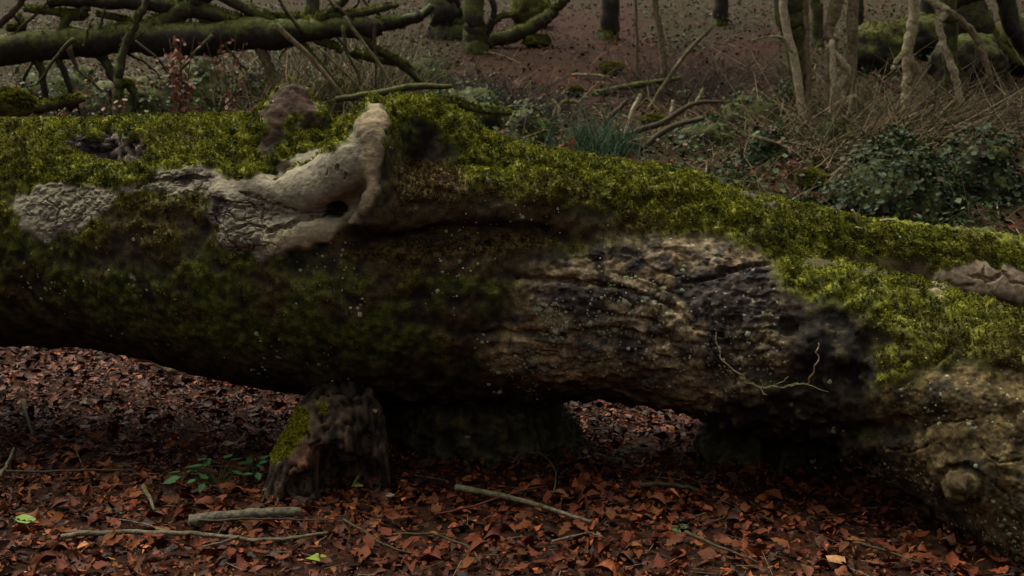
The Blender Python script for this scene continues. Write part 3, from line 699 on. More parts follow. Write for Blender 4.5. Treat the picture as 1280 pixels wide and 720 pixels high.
LINES = {5: [([(588, 417), (640, 415), (690, 419), (715, 416), (745, 409), (790, 413), (832, 425), (850, 428)], 1.5), ([(646, 347), (700, 350), (745, 354), (790, 362), (822, 375), (852, 389)], 1.8),
             ([(752, 391), (780, 394), (800, 396), (826, 405)], 1.3), ([(852, 389), (868, 410), (905, 421)], 1.3), ([(900, 341), (940, 334), (966, 329)], 1.8), ([(855, 353), (880, 350), (907, 344)], 1.3),
             ([(886, 370), (892, 410), (884, 455)], 1.4), ([(815, 425), (822, 440), (842, 452)], 1.2), ([(700, 300), (712, 318), (742, 326), (765, 322)], 1.5), ([(790, 300), (800, 325), (822, 340), (850, 345)], 1.3),
             ([(640, 440), (690, 437), (730, 448), (770, 442)], 1.0), ([(905, 421), (925, 450), (918, 480)], 1.3), ([(765, 340), (812, 350), (840, 366)], 1.1)],
         1: [([(334, 291), (352, 284), (372, 278), (400, 271), (428, 267)], 1.7), ([(268, 246), (290, 256), (316, 254), (322, 264)], 1.2), ([(284, 262), (296, 276), (320, 272)], 1.1), ([(292, 288), (312, 281), (332, 285)], 1.1),
             ([(272, 272), (286, 300), (300, 312)], 1.3), ([(300, 240), (340, 254), (376, 264), (420, 266)], 1.0), ([(306, 296), (318, 304), (316, 314)], 1.1), ([(210, 226), (240, 219), (264, 224)], 1.4),
             ([(168, 238), (190, 226), (214, 224)], 1.2), ([(330, 262), (326, 276), (336, 288)], 1.0), ([(60, 250), (75, 262), (72, 280)], 1.0), ([(100, 240), (112, 258), (96, 276)], 1.0),
             ([(424, 208), (422, 214)], 1.3), ([(432, 216), (430, 222)], 1.6), ([(412, 214), (410, 219)], 1.0)],
         6: [([(1130, 540), (1170, 528), (1220, 524)], 1.2), ([(1225, 560), (1250, 580), (1275, 575)], 1.1), ([(1150, 575), (1165, 600), (1160, 620)], 1.1), ([(1240, 600), (1262, 625), (1275, 650)], 1.3), ([(1110, 560), (1140, 566), (1160, 556)], 1.0)],
         7: [([(1210, 346), (1238, 350), (1250, 345)], 1.2), ([(1176, 352), (1195, 358), (1216, 355)], 1.1), ([(1228, 334), (1232, 365)], 1.1), ([(1252, 340), (1262, 352), (1278, 356)], 1.0)]}
def refine(r, q, mask):
    X = np.hstack([lv, ln, col, np.stack([lpx, lpy, mask, crack_m, fine_m, shoulder+left_bare, moss, np.clip(SLATE+PALEF, 0, 1), LICH], -1)])
    X, q = linear_sub(X, q)
    if r == 1: X, q = linear_sub(X, q)
    v, n, c = X[:, :3], X[:, 3:6], X[:, 6:9]; px, py, mk, cm, fm, sh, ms, up, li = X[:, 9:].T
    fade = sstep(.55, .9, mk)
    jx, jy = px + 2.5*pnoise(v*30, 170) + 1.2*pnoise(v*80, 171), py + 2.5*pnoise(v*30, 172) + 1.2*pnoise(v*80, 173)
    cr = np.zeros(len(v))
    for ln_, wd in LINES[r]: cr = np.maximum(cr, sstep(wd*1.5, .3, line_d(jx, jy, ln_)))
    g3, g4 = fbm(v*90, 3, 175), fbm(v*np.array([14, 60, 90]), 3, 178)
    d = -.011*cr + .0012*g3
    if r == 5:
        wv = v*np.array([13, 13, 26]) + .45*np.stack([fbm(v*18, 2, 181), fbm(v*18, 2, 184), fbm(v*18, 2, 187)], -1)
        a1, a2, aid = cells(wv, 190); edge = sstep(.0, .10, a2-a1); sid = (aid*7.13) % 1
        d += .010*(aid-.5)*edge - .004*(1-edge)*(sid > .35) + .0022*g4
        pl = lerp(C(.075, .055, .032), C(.30, .215, .115), sid); pl = np.where((aid > .62)[:, None], C(.040, .036, .034)*np.ones((len(v), 1)), pl)
        pl = np.where((aid < .08)[:, None], C(.36, .275, .165)*np.ones((len(v), 1)), pl)
        c = lerp(c, pl*(.75+.5*sstep(-.4, .4, g3+.5*g4))[:, None], .42*fade*(1-ms)*(1-.85*up))*(.72+.5*sstep(-.3, .3, g3))[:, None]
    elif r == 1:
        a1, a2, aid = cells(v*np.array([17, 17, 24]) + .5*np.stack([fbm(v*14, 2, 181), fbm(v*14, 2, 184), fbm(v*14, 2, 187)], -1), 190)
        ne = sstep(.09, .0, a2-a1)*np.clip(sh, 0, 1)*(aid > .25)
        d += -.006*ne + .0008*g4 + np.clip(sh, 0, 1)*(.006*(aid-.5)*sstep(0, .1, a2-a1) + .002*g3)
        c = c*(.90+.2*sstep(-.4, .4, g4))[:, None]*(1-.10*np.clip(sh, 0, 1)*(aid > .6))[:, None]
    elif r == 6:
        a1, a2, aid = cells(v*np.array([20, 20, 24]) + .5*np.stack([fbm(v*20, 2, 181), fbm(v*20, 2, 184), fbm(v*20, 2, 187)], -1), 190)
        d += .004*(aid-.5)*sstep(0, .12, a2-a1) + .0035*g3 + .002*g4
        c = c*(.70+.6*sstep(-.4, .4, g3+.4*g4))[:, None]
    d1_, _, id_ = cells(v*62, 195); sp1 = sstep(.30, .20, d1_+.1*g3)*(id_ > .80)*sstep(.0, .3, fbm(v*4.5, 2, 198)+.12)*(r in (5, 6))
    d2_, _, id2 = cells(v*30, 196); sp1 = np.maximum(sp1, sstep(.34, .22, d2_+.2*g3)*li*(id2 > .3))
    c = lerp(c, lerp(C(.34, .38, .24), C(.50, .48, .36), id_), sp1*.85*fade); d += .0012*sp1
    v = v + n*(d*fade)[:, None]
    nf = vnormals(v, q); nf = n + (nf-n)*fade[:, None]; nf /= np.linalg.norm(nf, axis=1)[:, None]+1e-9
    return v, q, nf, c, np.stack([cm*(r != 1)*.5, fm, fm], -1)
LOGPART = {}
for r in range(8):
    q = lq[region == r]
    if r in LINES:
        v_, q_, n_, c_, k_ = refine(r, q, {5: C_BARK, 1: A_BARE, 6: F_LIMB, 7: E_BARE}[r])
    else:
        u, inv = np.unique(q, return_inverse=True); v_, q_, n_, c_ = lv[u], inv.reshape(-1, 4), ln[u], col[u]
        k_ = np.stack([crack_m[u], fine_m[u], fine_m[u]], -1)
    o = mesh_obj(NAMES[r], v_, None, q_, M_LOG, trunk, True, {'tint': c_, 'crackle': k_})
    o.data.normals_split_custom_set_from_vertices(n_.astype(np.float32))
    if r in PARTLAB: o['label'] = PARTLAB[r]
    LOGPART[r] = o
# ---- crusts of lichen: small flat discs clustered on the face
fz = (fbm(lv*3.4, 3, 165) + .35*C_BARK + .15*F_LIMB + .3*LICH + .12)
lw = np.clip(fz-.18, 0, 1)**1.3*front*(1-A_BARE)*(1-E_BARE)*(facing > .15)*(lpx > -20)*(lpx < 1300)*(1-.85*np.clip(cush, 0, 1)) + 1.6*LICH*front
ar_ = np.linalg.norm(np.cross(lv[lq[:, 2]]-lv[lq[:, 0]], lv[lq[:, 3]]-lv[lq[:, 1]]), axis=1); pw = ar_*lw[lq].mean(1)
n = 1500; k = RNG.choice(len(lq), n, p=pw/pw.sum()); bw = RNG.dirichlet([1, 1, 1, 1], n)
lp_ = (lv[lq[k]]*bw[..., None]).sum(1) + ln[lq[k, 0]]*.004
th6 = np.arange(7)*2*math.pi/7; disc = np.vstack([[0, 0, .25], np.stack([np.cos(th6)*(1+.3*np.sin(3*th6)), np.sin(th6), -.5+0*th6], -1)])
dt = np.array([(0, 1+a, 1+(a+1) % 7) for a in range(7)])
lcol = np.array([(.30, .36, .20), (.40, .42, .28), (.46, .42, .28), (.22, .27, .14)])[RNG.integers(0, 4, n)]*RNG.uniform(.7, 1.2, (n, 1))
lsz = RNG.lognormal(-5.75, .55, n)
v, t, c = stamp([(disc, dt)], np.zeros(n, int), lp_, frames(ln[lq[k, 0]], RNG.random(n)*6.28), lsz[:, None], lcol)
o = mesh_obj('lichen', v, t, None, M_MOSS, trunk, True, {'tint': c}); o['kind'] = 'stuff'; o['label'] = 'pale green and cream lichen flecks on the trunk face'
# ---- moss shoots: real little fans of blades
def moss_tpl(seed, n=4):
    r = np.random.default_rng(seed); v = []; t = []
    for k in range(n):
        a = r.uniform(0, 6.28); lean = r.uniform(.2, .95); L = r.uniform(.6, 1.1); w_ = .18
        d = np.array([math.cos(a)*lean, math.sin(a)*lean, 1.0]); d /= np.linalg.norm(d); s = np.array([-math.sin(a), math.cos(a), 0])
        o = len(v); v += [d*.02, d*L*.55+s*w_*1.15, d*L + np.array([0, 0, -.12]), d*L*.55-s*w_*1.15]
        t += [(o, o+1, o+2), (o, o+2, o+3)]
    return np.array(v), np.array(t)
MOSS_T = [moss_tpl(k) for k in range(6)]
def moss_on(v, q, n, amount, tintv, count, lo, hi, parent, rng, rest=0.0):
    fc = v[q].mean(1); ar = np.linalg.norm(np.cross(v[q[:, 2]]-v[q[:, 0]], v[q[:, 3]]-v[q[:, 1]]), axis=1)
    wgt = ar*np.clip(amount[q].mean(1)-.25, 0, 1); tot = wgt.sum()
    if tot <= 0: return
    k = rng.choice(len(q), count, p=wgt/tot)
    a, b = rng.random(count)[:, None], rng.random(count)[:, None]
    p = (v[q[k, 0]]*(1-a)+v[q[k, 1]]*a)*(1-b) + (v[q[k, 3]]*(1-a)+v[q[k, 2]]*a)*b
    nn = n[q[k, 0]] + rng.normal(0, .35, (count, 3)); nn[:, 2] += .25
    R = frames(nn, rng.random(count)*6.28)
    am = amount[q[k]].mean(1); s = rng.uniform(lo, hi, count)*(.55+.45*am)
    tc = tintv[q[k, 0]]*rng.uniform(.75, 1.5, (count, 1))*np.array([1.05, 1.0, .9])
    vv, tt, cc = stamp(MOSS_T, rng.integers(0, 6, count), p, R, s[:, None], tc)
    o = mesh_obj('moss', vv, tt, None, M_MOSS, parent, True, {'tint': cc}); o['kind'] = 'stuff'
    return o
moss_w = moss*np.where(lv[:, 1] > 4.75, .35, 1)*(.6+.4*cush)
for r, cnt in ((0, 47000), (2, 12000), (3, 10500), (4, 900)):
    o = moss_on(lv, lq[region == r], ln, moss_w, mcol, cnt, .009, .021, LOGPART[r], RNG)

# ================================================================== ROTTEN STUMP THAT PROPS THE TRUNK
SF = Field((-1.05, 3.55, -0.25), (-0.2, 4.6, 0.75), 0.0085)
sp_ = [P(392, 664, 4.00), P(404, 605, 4.04), P(418, 555, 4.10), P(428, 520, 4.16)]
SF.chain(sp_, [rpx(r, p) for r, p in zip((72, 66, 58, 50), sp_)], k=0.03)
SF.cone(P(330, 478, 4.1), P(500, 486, 4.1), .045, .045, k=0.02, cut=True)
for a in (362, 384, 401, 430, 452): SF.cone(P(a, 470, 4.0), P(a+4, 500+(a % 7)*2, 4.02), .03, .012, k=0.01, cut=True)
SF.cone(P(352, 640, 3.92), P(362, 590, 3.95), .06, .05, k=0.05); SF.cone(P(470, 640, 4.0), P(462, 560, 4.05), .07, .06, k=0.06)
for a, b, Y, r in [(412, 590, 3.78, .10), (420, 610, 3.85, .10), (372, 610, 3.76, .055), (398, 575, 3.78, .05), (440, 630, 3.80, .06), (446, 600, 3.86, .09), (455, 560, 3.86, .05), (350, 640, 3.72, .05)]:
    SF.cone(P(a, b, Y), P(a+6, b-4, Y+.14), r, r*.8, k=0.03, cut=True)
for k in range(44):
    a = random.uniform(350, 478); b = random.uniform(505, 640); Y = 3.83+random.uniform(-.05, .06)
    SF.cone(P(a, b, Y), P(a+random.uniform(-6, 6), b+random.uniform(8, 26), Y), random.uniform(.012, .03), .008, k=0.02, cut=True)
tv, tq = SF.mesh(); del SF
tn = vnormals(tv, tq); tpx, tpy = project(tv); t3 = fbm(tv*40, 3, 80); t2 = fbm(tv*np.array([30, 30, 2.5]), 2, 82)
t4 = np.abs(pnoise(tv*np.array([24, 24, 1.8]), 84))
tv = tv + tn*(0.005*t3 + 0.016*t2 - .030*sstep(.10, .0, t4))[:, None]
tx, ty = tpx + 6*pnoise(tv*30, 7), tpy + 6*pnoise(tv*30, 8)
tfr = ((tv-CAM)*tn).sum(1) < 0.1
tm = sstep(-3, 3, poly_sd(tx, ty, [(336, 580), (352, 545), (374, 508), (386, 514), (388, 535), (372, 555), (350, 574)]))*tfr
tm = np.maximum(tm, .8*sstep(-3, 3, poly_sd(tx, ty, [(396, 502), (412, 505), (408, 516), (396, 514)]))*tfr)
tb = sstep(-4, 4, poly_sd(tx, ty, [(360, 575), (385, 548), (405, 545), (408, 562), (390, 575), (365, 605)]))*tfr
tc = lerp(C(.008, .006, .005), C(.085, .058, .034), sstep(-.4, .5, t3*.4+t2*.9))
tc = lerp(tc, lerp(C(.05, .024, .014), C(.17, .085, .045), sstep(-.2, .4, t3)), tb)
tc = lerp(tc, C(.15, .15, .012), tm)  # moss patch, its colour raised to carry light from the left
stump = empty('rotten_stump', tuple(P(400, 640, 4.02)*[1, 1, 0]), 'hollow rotten stump with a yellow-green moss patch wedged under the trunk', 'stump')
mesh_obj('stump_wood', tv, None, tq, M_LOG, stump, True, {'tint': tc})
moss_on(tv, tq, tn, tm, np.broadcast_to(C(.17, .17, .012), tv.shape), 1500, .010, .018, stump, RNG)

# ================================================================== LEAF LITTER
def low(t): return t
B5 = [.02, .27, .25, .01]; B3 = [.03, .30, .02]
NEAR_T = [leaf_template(B5, f_, b_, tw, .28) for f_, b_, tw in [(.3, .5, .5), (-.35, -.5, .9), (.8, .9, -1.2), (.1, .3, 1.6), (1.3, .2, .3), (-.8, .8, -.5), (1.8, -.6, 1.2), (-1.2, 1.2, .8)]] + \
         [leaf_template([.02, .19, .12, .26, .15, .10], f_, b_, tw, .15) for f_, b_, tw in [(.3, .6, .6), (.7, 1.2, -.6), (-.6, .9, 1.1), (1.1, -.7, -.9)]]
FAR_T = [leaf_template(B3, .4, .5, .4), leaf_template(B3, -.4, .8, -.8), leaf_template(B3, .9, -.3, .9)]
def litter(n, x0, x1, y0, y1, s0, s1, tpl, rng, lift=.03, tilt=.45, ybias=1.0, fan=0.0):
    y = y0 + (y1-y0)*rng.random(n)**ybias
    x = rng.uniform(-1, 1, n)*(fan*y + 1.2) if fan else rng.uniform(x0, x1, n)
    z = hgt(x, y) + rng.random(n)*lift + .004
    R = rotmats(rng.random(n)*6.28, rng.normal(0, tilt, n), rng.normal(0, tilt, n))
    size = rng.uniform(s0, s1, n)*np.where(rng.random(n) < .4, .5, 1); c = LEAF_PAL[rng.choice(len(LEAF_PAL), n, p=LEAF_W)]*np.exp(rng.normal(-.32, .42, (n, 1)))*np.where(rng.random((n, 1)) < .2, .35, 1)
    return np.stack([x, y, z], -1), R, size, c, rng.integers(0, len(tpl), n)
p_, R_, s_, c_, i_ = litter(25000, -3.4, 3.4, 2.75, 7.0, .032, .078, NEAR_T, RNG, .03, .36)
# the three hundred that show largest become leaves of their own
ppx, ppy = project(p_); vis = (ppx > 5) & (ppx < 1275) & (ppy > 610) & (ppy < 716) & ~((ppx > 330) & (ppx < 490) & (ppy < 655)) & ~((ppx > 1130) & (ppy < 560 + (ppx-1080)*.85))
big = np.nonzero(vis)[0]; big = big[np.argsort(-(s_[big]/p_[big, 1]))]
big = big[::2][:300]
def dense(o, m): return list(np.interp(np.linspace(0, len(o)-1, m), np.arange(len(o)), o)*(1+np.random.default_rng(m).normal(0, .05, m)))
BEECH9 = [.012, .16, .26, .29, .24, .13, .008]; OAK11 = [.015, .09, .20, .12, .26, .15, .24, .06]
SH = [(.3, .5, .5), (-.35, -.5, .9), (.8, .9, -1.2), (.1, .3, 1.6), (1.3, .2, .3), (-.8, .8, -.5), (1.8, -.6, 1.2), (-1.2, 1.2, .8)]
BIG_T = [leaf_template(BEECH9, *f_, .07) for f_ in SH] + [leaf_template(OAK11, *f_, .10) for f_ in SH[:4]]
LM = [raw_mesh('fallen_leaf', t[0], t[1], None, True, M_LEAF) for t in BIG_T]
for k in big:
    o = bpy.data.objects.new('fallen_leaf', LM[i_[k]]); link(o, floor)
    o.matrix_local = Matrix.Translation(p_[k] + [0, 0, .014]) @ Matrix(R_[k].tolist()).to_4x4() @ Matrix.Scale(float(s_[k]), 4)
keep = np.ones(len(p_), bool); keep[big] = False
inview = keep & (p_[:, 1] < 4.6) & (np.abs(p_[:, 0]) < .5*p_[:, 1]); keep &= ~inview
v, t, c = stamp(BIG_T, i_[inview], p_[inview], R_[inview], s_[inview][:, None], c_[inview])
o = mesh_obj('leaf_litter', v, t, None, M_LEAFS, None, True, {'tint': c}); o['kind'] = 'stuff'
tag(o, 'small damp leaves and fragments packed between the larger fallen leaves', 'leaf litter')
v, t, c = stamp(NEAR_T, i_[keep], p_[keep], R_[keep], s_[keep][:, None], c_[keep])
o = mesh_obj('leaf_litter', v, t, None, M_LEAFS, None, True, {'tint': c}); o['kind'] = 'stuff'
tag(o, 'damp red-brown leaves carpeting the shaded ground beneath the trunk', 'leaf litter')
p_, R_, s_, c_, i_ = litter(22000, 0, 0, 6.8, 31, .06, .11, FAR_T, RNG, .04, .4, 1.25, .52)
v, t, c = stamp(FAR_T, i_, p_, R_, s_[:, None], c_*.6)  # same leaf palette, scaled darker than the near litter
o = mesh_obj('leaf_litter', v, t, None, M_FARLEAF, None, True, {'tint': c}); o['kind'] = 'stuff'
tag(o, 'darker brown leaves strewn over the rising slope behind the trunk', 'leaf litter')

# crumbs and torn bits between them
CR_T = [(np.array([(-.5, 0, 0), (0, -.3, .1), (.5, .05, 0), (.05, .32, .12)]), np.array([(0, 1, 2), (0, 2, 3)])), (np.array([(-.5, 0, .1), (-.1, -.12, 0), (.5, 0, .05), (0, .12, 0)]), np.array([(0, 1, 2), (0, 2, 3)]))]
p_, R_, s_, c_, i_ = litter(26000, -2.4, 2.4, 2.9, 5.6, .012, .034, CR_T, RNG, .034, .5)
v, t, c = stamp(CR_T, i_, p_ + [0, 0, .004], R_, s_[:, None], c_*RNG.choice([.4, .8, 1.3, 1.0], (len(c_), 1)))
o = mesh_obj('leaf_litter', v, t, None, M_LEAFS, None, True, {'tint': c}); o['kind'] = 'stuff'
tag(o, 'torn crumbs of rotting leaf scattered over the near ground', 'leaf litter')
n = 500; x = RNG.uniform(-2.4, 2.4, n); y = RNG.uniform(2.95, 5.4, n); a = RNG.random(n)*6.28; L = RNG.uniform(.03, .16, n)
mid = np.stack([x, y, hgt(x, y)+.028], -1); dr = np.stack([np.cos(a), np.sin(a), RNG.normal(0, .12, n)], -1)*L[:, None]/2
sd_ = np.stack([-np.sin(a), np.cos(a), 0*a], -1)*RNG.uniform(.0010, .0024, n)[:, None]; up_ = np.array([0, 0, .002])
v = np.stack([mid-dr-sd_, mid-dr+sd_, mid-dr+up_, mid+dr-sd_, mid+dr+sd_, mid+dr+up_], 1).reshape(-1, 3); b_ = (np.arange(n)*6)[:, None]
q = np.concatenate([b_+[0, 3, 5, 2], b_+[2, 5, 4, 1], b_+[1, 4, 3, 0]])
o = mesh_obj('fine_twigs', v, None, q, M_LEAFS, None, True, {'tint': np.repeat(np.array([(.09, .06, .035), (.16, .12, .07), (.05, .03, .02)])[RNG.integers(0, 3, n)], 6, 0)}); o['kind'] = 'stuff'
tag(o, 'fine broken twiglets strewn among the near leaves', 'twigs')

# single leaves that stand out
def one_leaf(px, py, size, colr, label, yaw, T=0, lift=.03, mat=None, onlog=None, tilt=(.2, .1), name='leaf'):
    p = (G(px, py) + [0, 0, lift]) if onlog is None else onlog
    tpl = NEAR_T[T]; R = rotmats(np.array([yaw]), np.array([tilt[0]]), np.array([tilt[1]]))[0]
    v = tpl[0]@R.T*size + p
    o = mesh_obj(name, v, tpl[1], None, mat or M_LEAFS, None, True, {'tint': np.tile(np.array(colr), (len(v), 1))}, loc=p)
    return tag(o, label, 'leaf')
one_leaf(32, 661, .085, (.16, .27, .045), 'fresh green leaf lying flat among brown leaves', .1, 0, .035, M_GREEN)
one_leaf(395, 710, .07, (.17, .24, .03), 'small yellow-green leaf beside the end of the long bent twig', .5, 3, .035, M_GREEN)
one_leaf(443, 604, .07, (.12, .16, .025), 'dull green oak leaf hanging on the rotten stump', 1.3, 6, 0, M_GREEN, P(443, 604, 3.80), (1.2, .2))
one_leaf(286, 566, .062, (.42, .28, .13), 'pale buff leaf on the litter behind the small green weed', .4, 2, .035)
one_leaf(1045, 712, .085, (.36, .19, .085), 'large pale tan leaf curling on the litter near the thick limb', .7, 1, .04)
one_leaf(212, 612, .06, (.26, .16, .07), 'upturned ochre leaf on the litter left of the green weed', 1.0, 4, .04, None, None, (.8, .2))
one_leaf(998, 268, .05, (.46, .36, .24), 'pale dry leaf caught upright on the mossy rear limb', 1.2, 1, 0, None, P(998, 266, 4.40), (1.1, .2))
one_leaf(345, 627, .09, (.26, .135, .06), 'folded tan leaf at the foot of the rotten stump', .1, 4, .04)
one_leaf(485, 628, .05, (.27, .24, .15), 'greyish pale chip of leaf beside the rotten stump', .1, 0, .03)
one_leaf(1185, 690, .09, (.17, .075, .04), 'broad reddish leaf tucked against the thick limb', .9, 5, .05)
one_leaf(490, 545, .04, (.30, .22, .13), 'small pale leaf leaning behind the rotten stump', .9, 5, .0, None, P(468, 512, 4.02), (.6, .3))

# ================================================================== STICKS ON THE FLOOR
def gstick(name, path, r, mat, label, cat='stick', lift=.02, wob=.006, seed=1, taper=.55, seg=8, rough=.18, side=None):
    p = [G(a, b) + [0, 0, lift + rpx(r, G(a, b))] for a, b in path]
    rr = [rpx(r, q)*(1-(1-taper)*k/(len(p)-1)) for k, q in enumerate(p)]
    if not side:
        o = tube_obj(name, p, rr, mat, None, seg, 6*(len(p)-1)+1, rough, seed, wob); return tag(o, label, cat)
    e = empty(name, tuple(p[0]), label, cat); tube_obj('stem', p, rr, mat, e, seg, 6*(len(p)-1)+1, rough, seed, wob)
    for pa in side:
        q = [G(a, b) + [0, 0, lift+.012] for a, b in pa]
        tube_obj('side_twig', q, [rr[0]*.55]+[rr[0]*.3]*(len(q)-1), mat, e, 6, None, rough, seed+3, wob)
    return e
MB_GREY = bark_mat('grey_mossy_stick', (.06, .052, .036), (.20, .17, .115), (.10, .105, .03), -.8, 45, 9)
gstick('mossy_stick', [(236, 665), (275, 660), (320, 657), (376, 655)], 7.5, MB_GREY, 'short thick stick with pale lichen lying before the stump', lift=.022, taper=.8, seg=10)
gstick('twig', [(78, 687), (150, 683), (215, 684), (262, 686), (320, 693), (362, 690), (410, 682)], 3.6, MB_GREY, 'long bent grey twig lying across the red leaves', 'twig', .04, seed=4,
       side=[[(215, 684), (180, 672), (150, 668)], [(300, 690), (255, 702)]])
gstick('twig', [(250, 668), (330, 668), (420, 668)], 1.6, MB_TWIG, 'very thin straight twig in front of the lichened stick', 'twig', .05, seed=5)
gstick('stick', [(570, 628), (620, 637), (670, 650), (738, 672)], 4.4, MB_GREY, 'straight smooth stick pointing away from the rotten stump', lift=.045, wob=.002, seed=6)
gstick('twig', [(545, 662), (600, 648), (650, 632), (680, 625)], 1.8, MB_RED, 'thin red twig crossing beneath the straight stick', 'twig', .05, seed=7)
gstick('twig', [(640, 600), (655, 588), (680, 592), (695, 615), (692, 640)], 1.6, MB_TWIG, 'thin arching twig above the straight stick', 'twig', .07, seed=8)
gstick('twig', [(690, 697), (735, 686), (755, 692)], 2.0, MB_GREY, 'short pale kinked twig near the straight stick end', 'twig', .05, seed=9)
gstick('twig', [(855, 682), (900, 702), (945, 722)], 2.4, MB_TWIG, 'brown twig running toward the thick limb', 'twig', .045, seed=10)
gstick('twig', [(1065, 695), (1110, 708), (1150, 722)], 2.0, MB_TWIG, 'slim brown twig between tan leaf and thick limb', 'twig', .045, seed=11)
gstick('twig', [(2, 612), (12, 595), (20, 577)], 2.6, MB_GREY, 'short grey twig standing askew at the litter edge', 'twig', .05, seed=12)
gstick('twig', [(30, 515), (35, 535), (42, 560)], 3.0, MB_TWIG, 'short brown twig below the overhanging trunk end', 'twig', .045, seed=13)
gstick('twig', [(180, 625), (188, 640), (195, 655)], 3.0, MB_GREY, 'stubby grey twig pointing at the long bent twig', 'twig', .045, seed=14)
gstick('twig', [(0, 606), (60, 606), (120, 604), (170, 604)], 1.7, MB_TWIG, 'hair-thin brown twig stretched along the litter', 'twig', .05, seed=15)
gstick('twig', [(430, 668), (480, 700), (515, 712)], 1.7, MB_TWIG, 'thin curved brown twig past the bent grey one', 'twig', .05, seed=16)
gstick('twig', [(480, 685), (540, 684), (585, 700), (600, 718)], 1.9, MB_TWIG, 'bowed brown twig half buried in leaves', 'twig', .04, seed=17)
gstick('twig', [(800, 622), (840, 622), (875, 630)], 3.4, MB_TWIG, 'dull brown twig in the shade of the trunk', 'twig', .04, seed=18)
gstick('branch_piece', [(178, 462), (196, 470), (218, 484)], 7.0, MB_TAN, 'stubby tan branch piece lying beyond the trunk gap', 'branch', .05, seed=19, taper=.7)
# rootlet hanging on the face of the trunk
h_ = lambda a, b: next(v for k, v in HIT.items() if k[:2] == (a, b))
rp = [h_(893, 412), h_(900, 445), h_(925, 470), h_(950, 484), h_(985, 482), h_(1008, 478), h_(1019, 455), h_(1024, 430)]
rt = empty('hanging_root', tuple(rp[0]), 'thin pale rootlet looping down the dark face of the trunk', 'root')
tube_obj('stem', rp, [.0022, .0028, .0034, .0034, .0034, .0034, .003, .002], MB_PALE, rt, 6, 60, .1, 2, .012)
for q in ([h_(985, 482), h_(1005, 480), h_(1035, 490)], [h_(925, 470), h_(945, 482), h_(958, 494)], [h_(960, 484), h_(975, 478), h_(985, 471)]):
    tube_obj('side_twig', q, [.0022, .0018, .0012], MB_PALE, rt, 5, 12, .1, 1, .005)
# bits lying on the rear limb
for a, b, e_, f_, Y, lab in [(1065, 262, 1071, 279, 4.60, 'straw-coloured stalk stuck upright in the rear limb moss'), (1054, 284, 1078, 286, 4.55, 'flat straw-coloured stalk lying on the rear limb moss'),
                             (1100, 276, 1118, 275, 4.66, 'tiny bleached chip of wood on the rear limb moss')]:
    tag(tube_obj('dry_stalk', [P(a, b, Y), P((a+e_)/2+1, (b+f_)/2-1, Y), P(e_, f_, Y)], [.006, .006, .004], MB_PALE, None, 5), lab, 'stalk')

# small weed in front
def plant(name, p, n, h, spread, size, colr, label, cat, tpl=BRAM, seed=1):
    r = np.random.default_rng(seed); e = empty(name, tuple(p), label, cat)
    for k in range(n):
        a = r.uniform(0, 6.28); d = r.uniform(.2, 1)*spread; q = p + [math.cos(a)*d, math.sin(a)*d, 0]
        q[2] = hgt(q[0], q[1]) + h*r.uniform(.45, 1)
        tube_obj('stem', [p, p*.4+q*.6+[0, 0, h*.15], q], [.0025, .002, .0015], M_STEM, e, 4, 7, 0)
        R = rotmats(np.array([a]), r.normal(0, .35, 1), r.normal(.1, .3, 1))[0]; s = size*r.uniform(.7, 1.2)
        tv_ = (tpl[0]+[.4, 0, 0])@R.T*s + q
        mesh_obj('leaf', tv_, tpl[1], None, M_GREEN, e, True, {'tint': np.tile(np.array(colr)*r.uniform(.7, 1.3), (len(tv_), 1))})
    return e
M_STEM = bark_mat('green_stem', (.03, .035, .012), (.06, .07, .02), (.05, .06, .02), 0)
plant('weed', G(272, 612), 20, .11, .15, .060, (.035, .095, .028), 'little dark green weed sprouting from the litter', 'weed', seed=3)
plant('weed', G(320, 606), 8, .10, .09, .050, (.032, .085, .028), 'smaller weed tuft close to the rotten stump', 'weed', seed=5)
plant('weed', G(140, 652), 4, .025, .05, .04, (.06, .11, .03), 'pair of tiny green sprigs above the bent twig', 'weed', seed=8)
plant('weed', G(835, 665), 4, .03, .05, .035, (.05, .10, .03), 'tiny green sprig right of the straight stick', 'weed', seed=9)

# ================================================================== BACKGROUND
def at(px, py, Y): return P(px, py, Y)
def stemlist(path, Y):
    p = [P(a, b, Y if len(r) == 0 else Y+r[0]) for a, b, _, *r in path]; return p, [rpx(path[k][2], p[k]) for k in range(len(p))]
def wood_thing(name, base, label, cat, parts, Y=None, group=None):
    """parts: (part name, [(px, py, radius px[, depth offset])...], material)"""
    g = G(*base); Y = Y or g[1]
    e = empty(name, (g[0], Y, float(hgt(g[0], Y))), label, cat, group)
    for k, (pn, path, mat) in enumerate(parts):
        p, r = stemlist(path, Y)
        v, q, t = tube(p, r, 12 if r[0] > .06 else 7, 8*(len(p)-1)+1, .15, k+len(path)*3, r[0]*.35)
        o = mesh_obj(pn, v, t, q, mat, e)
        if mat in (MB_MOSSY, MB_DARK) and max(r) > .035:
            nn = vnormals(v, q); am = sstep(-.05 if mat is MB_MOSSY else .25, .75, nn[:, 2] + .5*fbm(v*5, 2, 14))
            moss_on(v, q, nn, am, lerp(C(.040, .048, .007), C(.135, .145, .016), sstep(-.4, .4, fbm(v*9, 2, 13))), 420 if max(r) > .1 else 220, .02, .05, o, RNG)
    return e
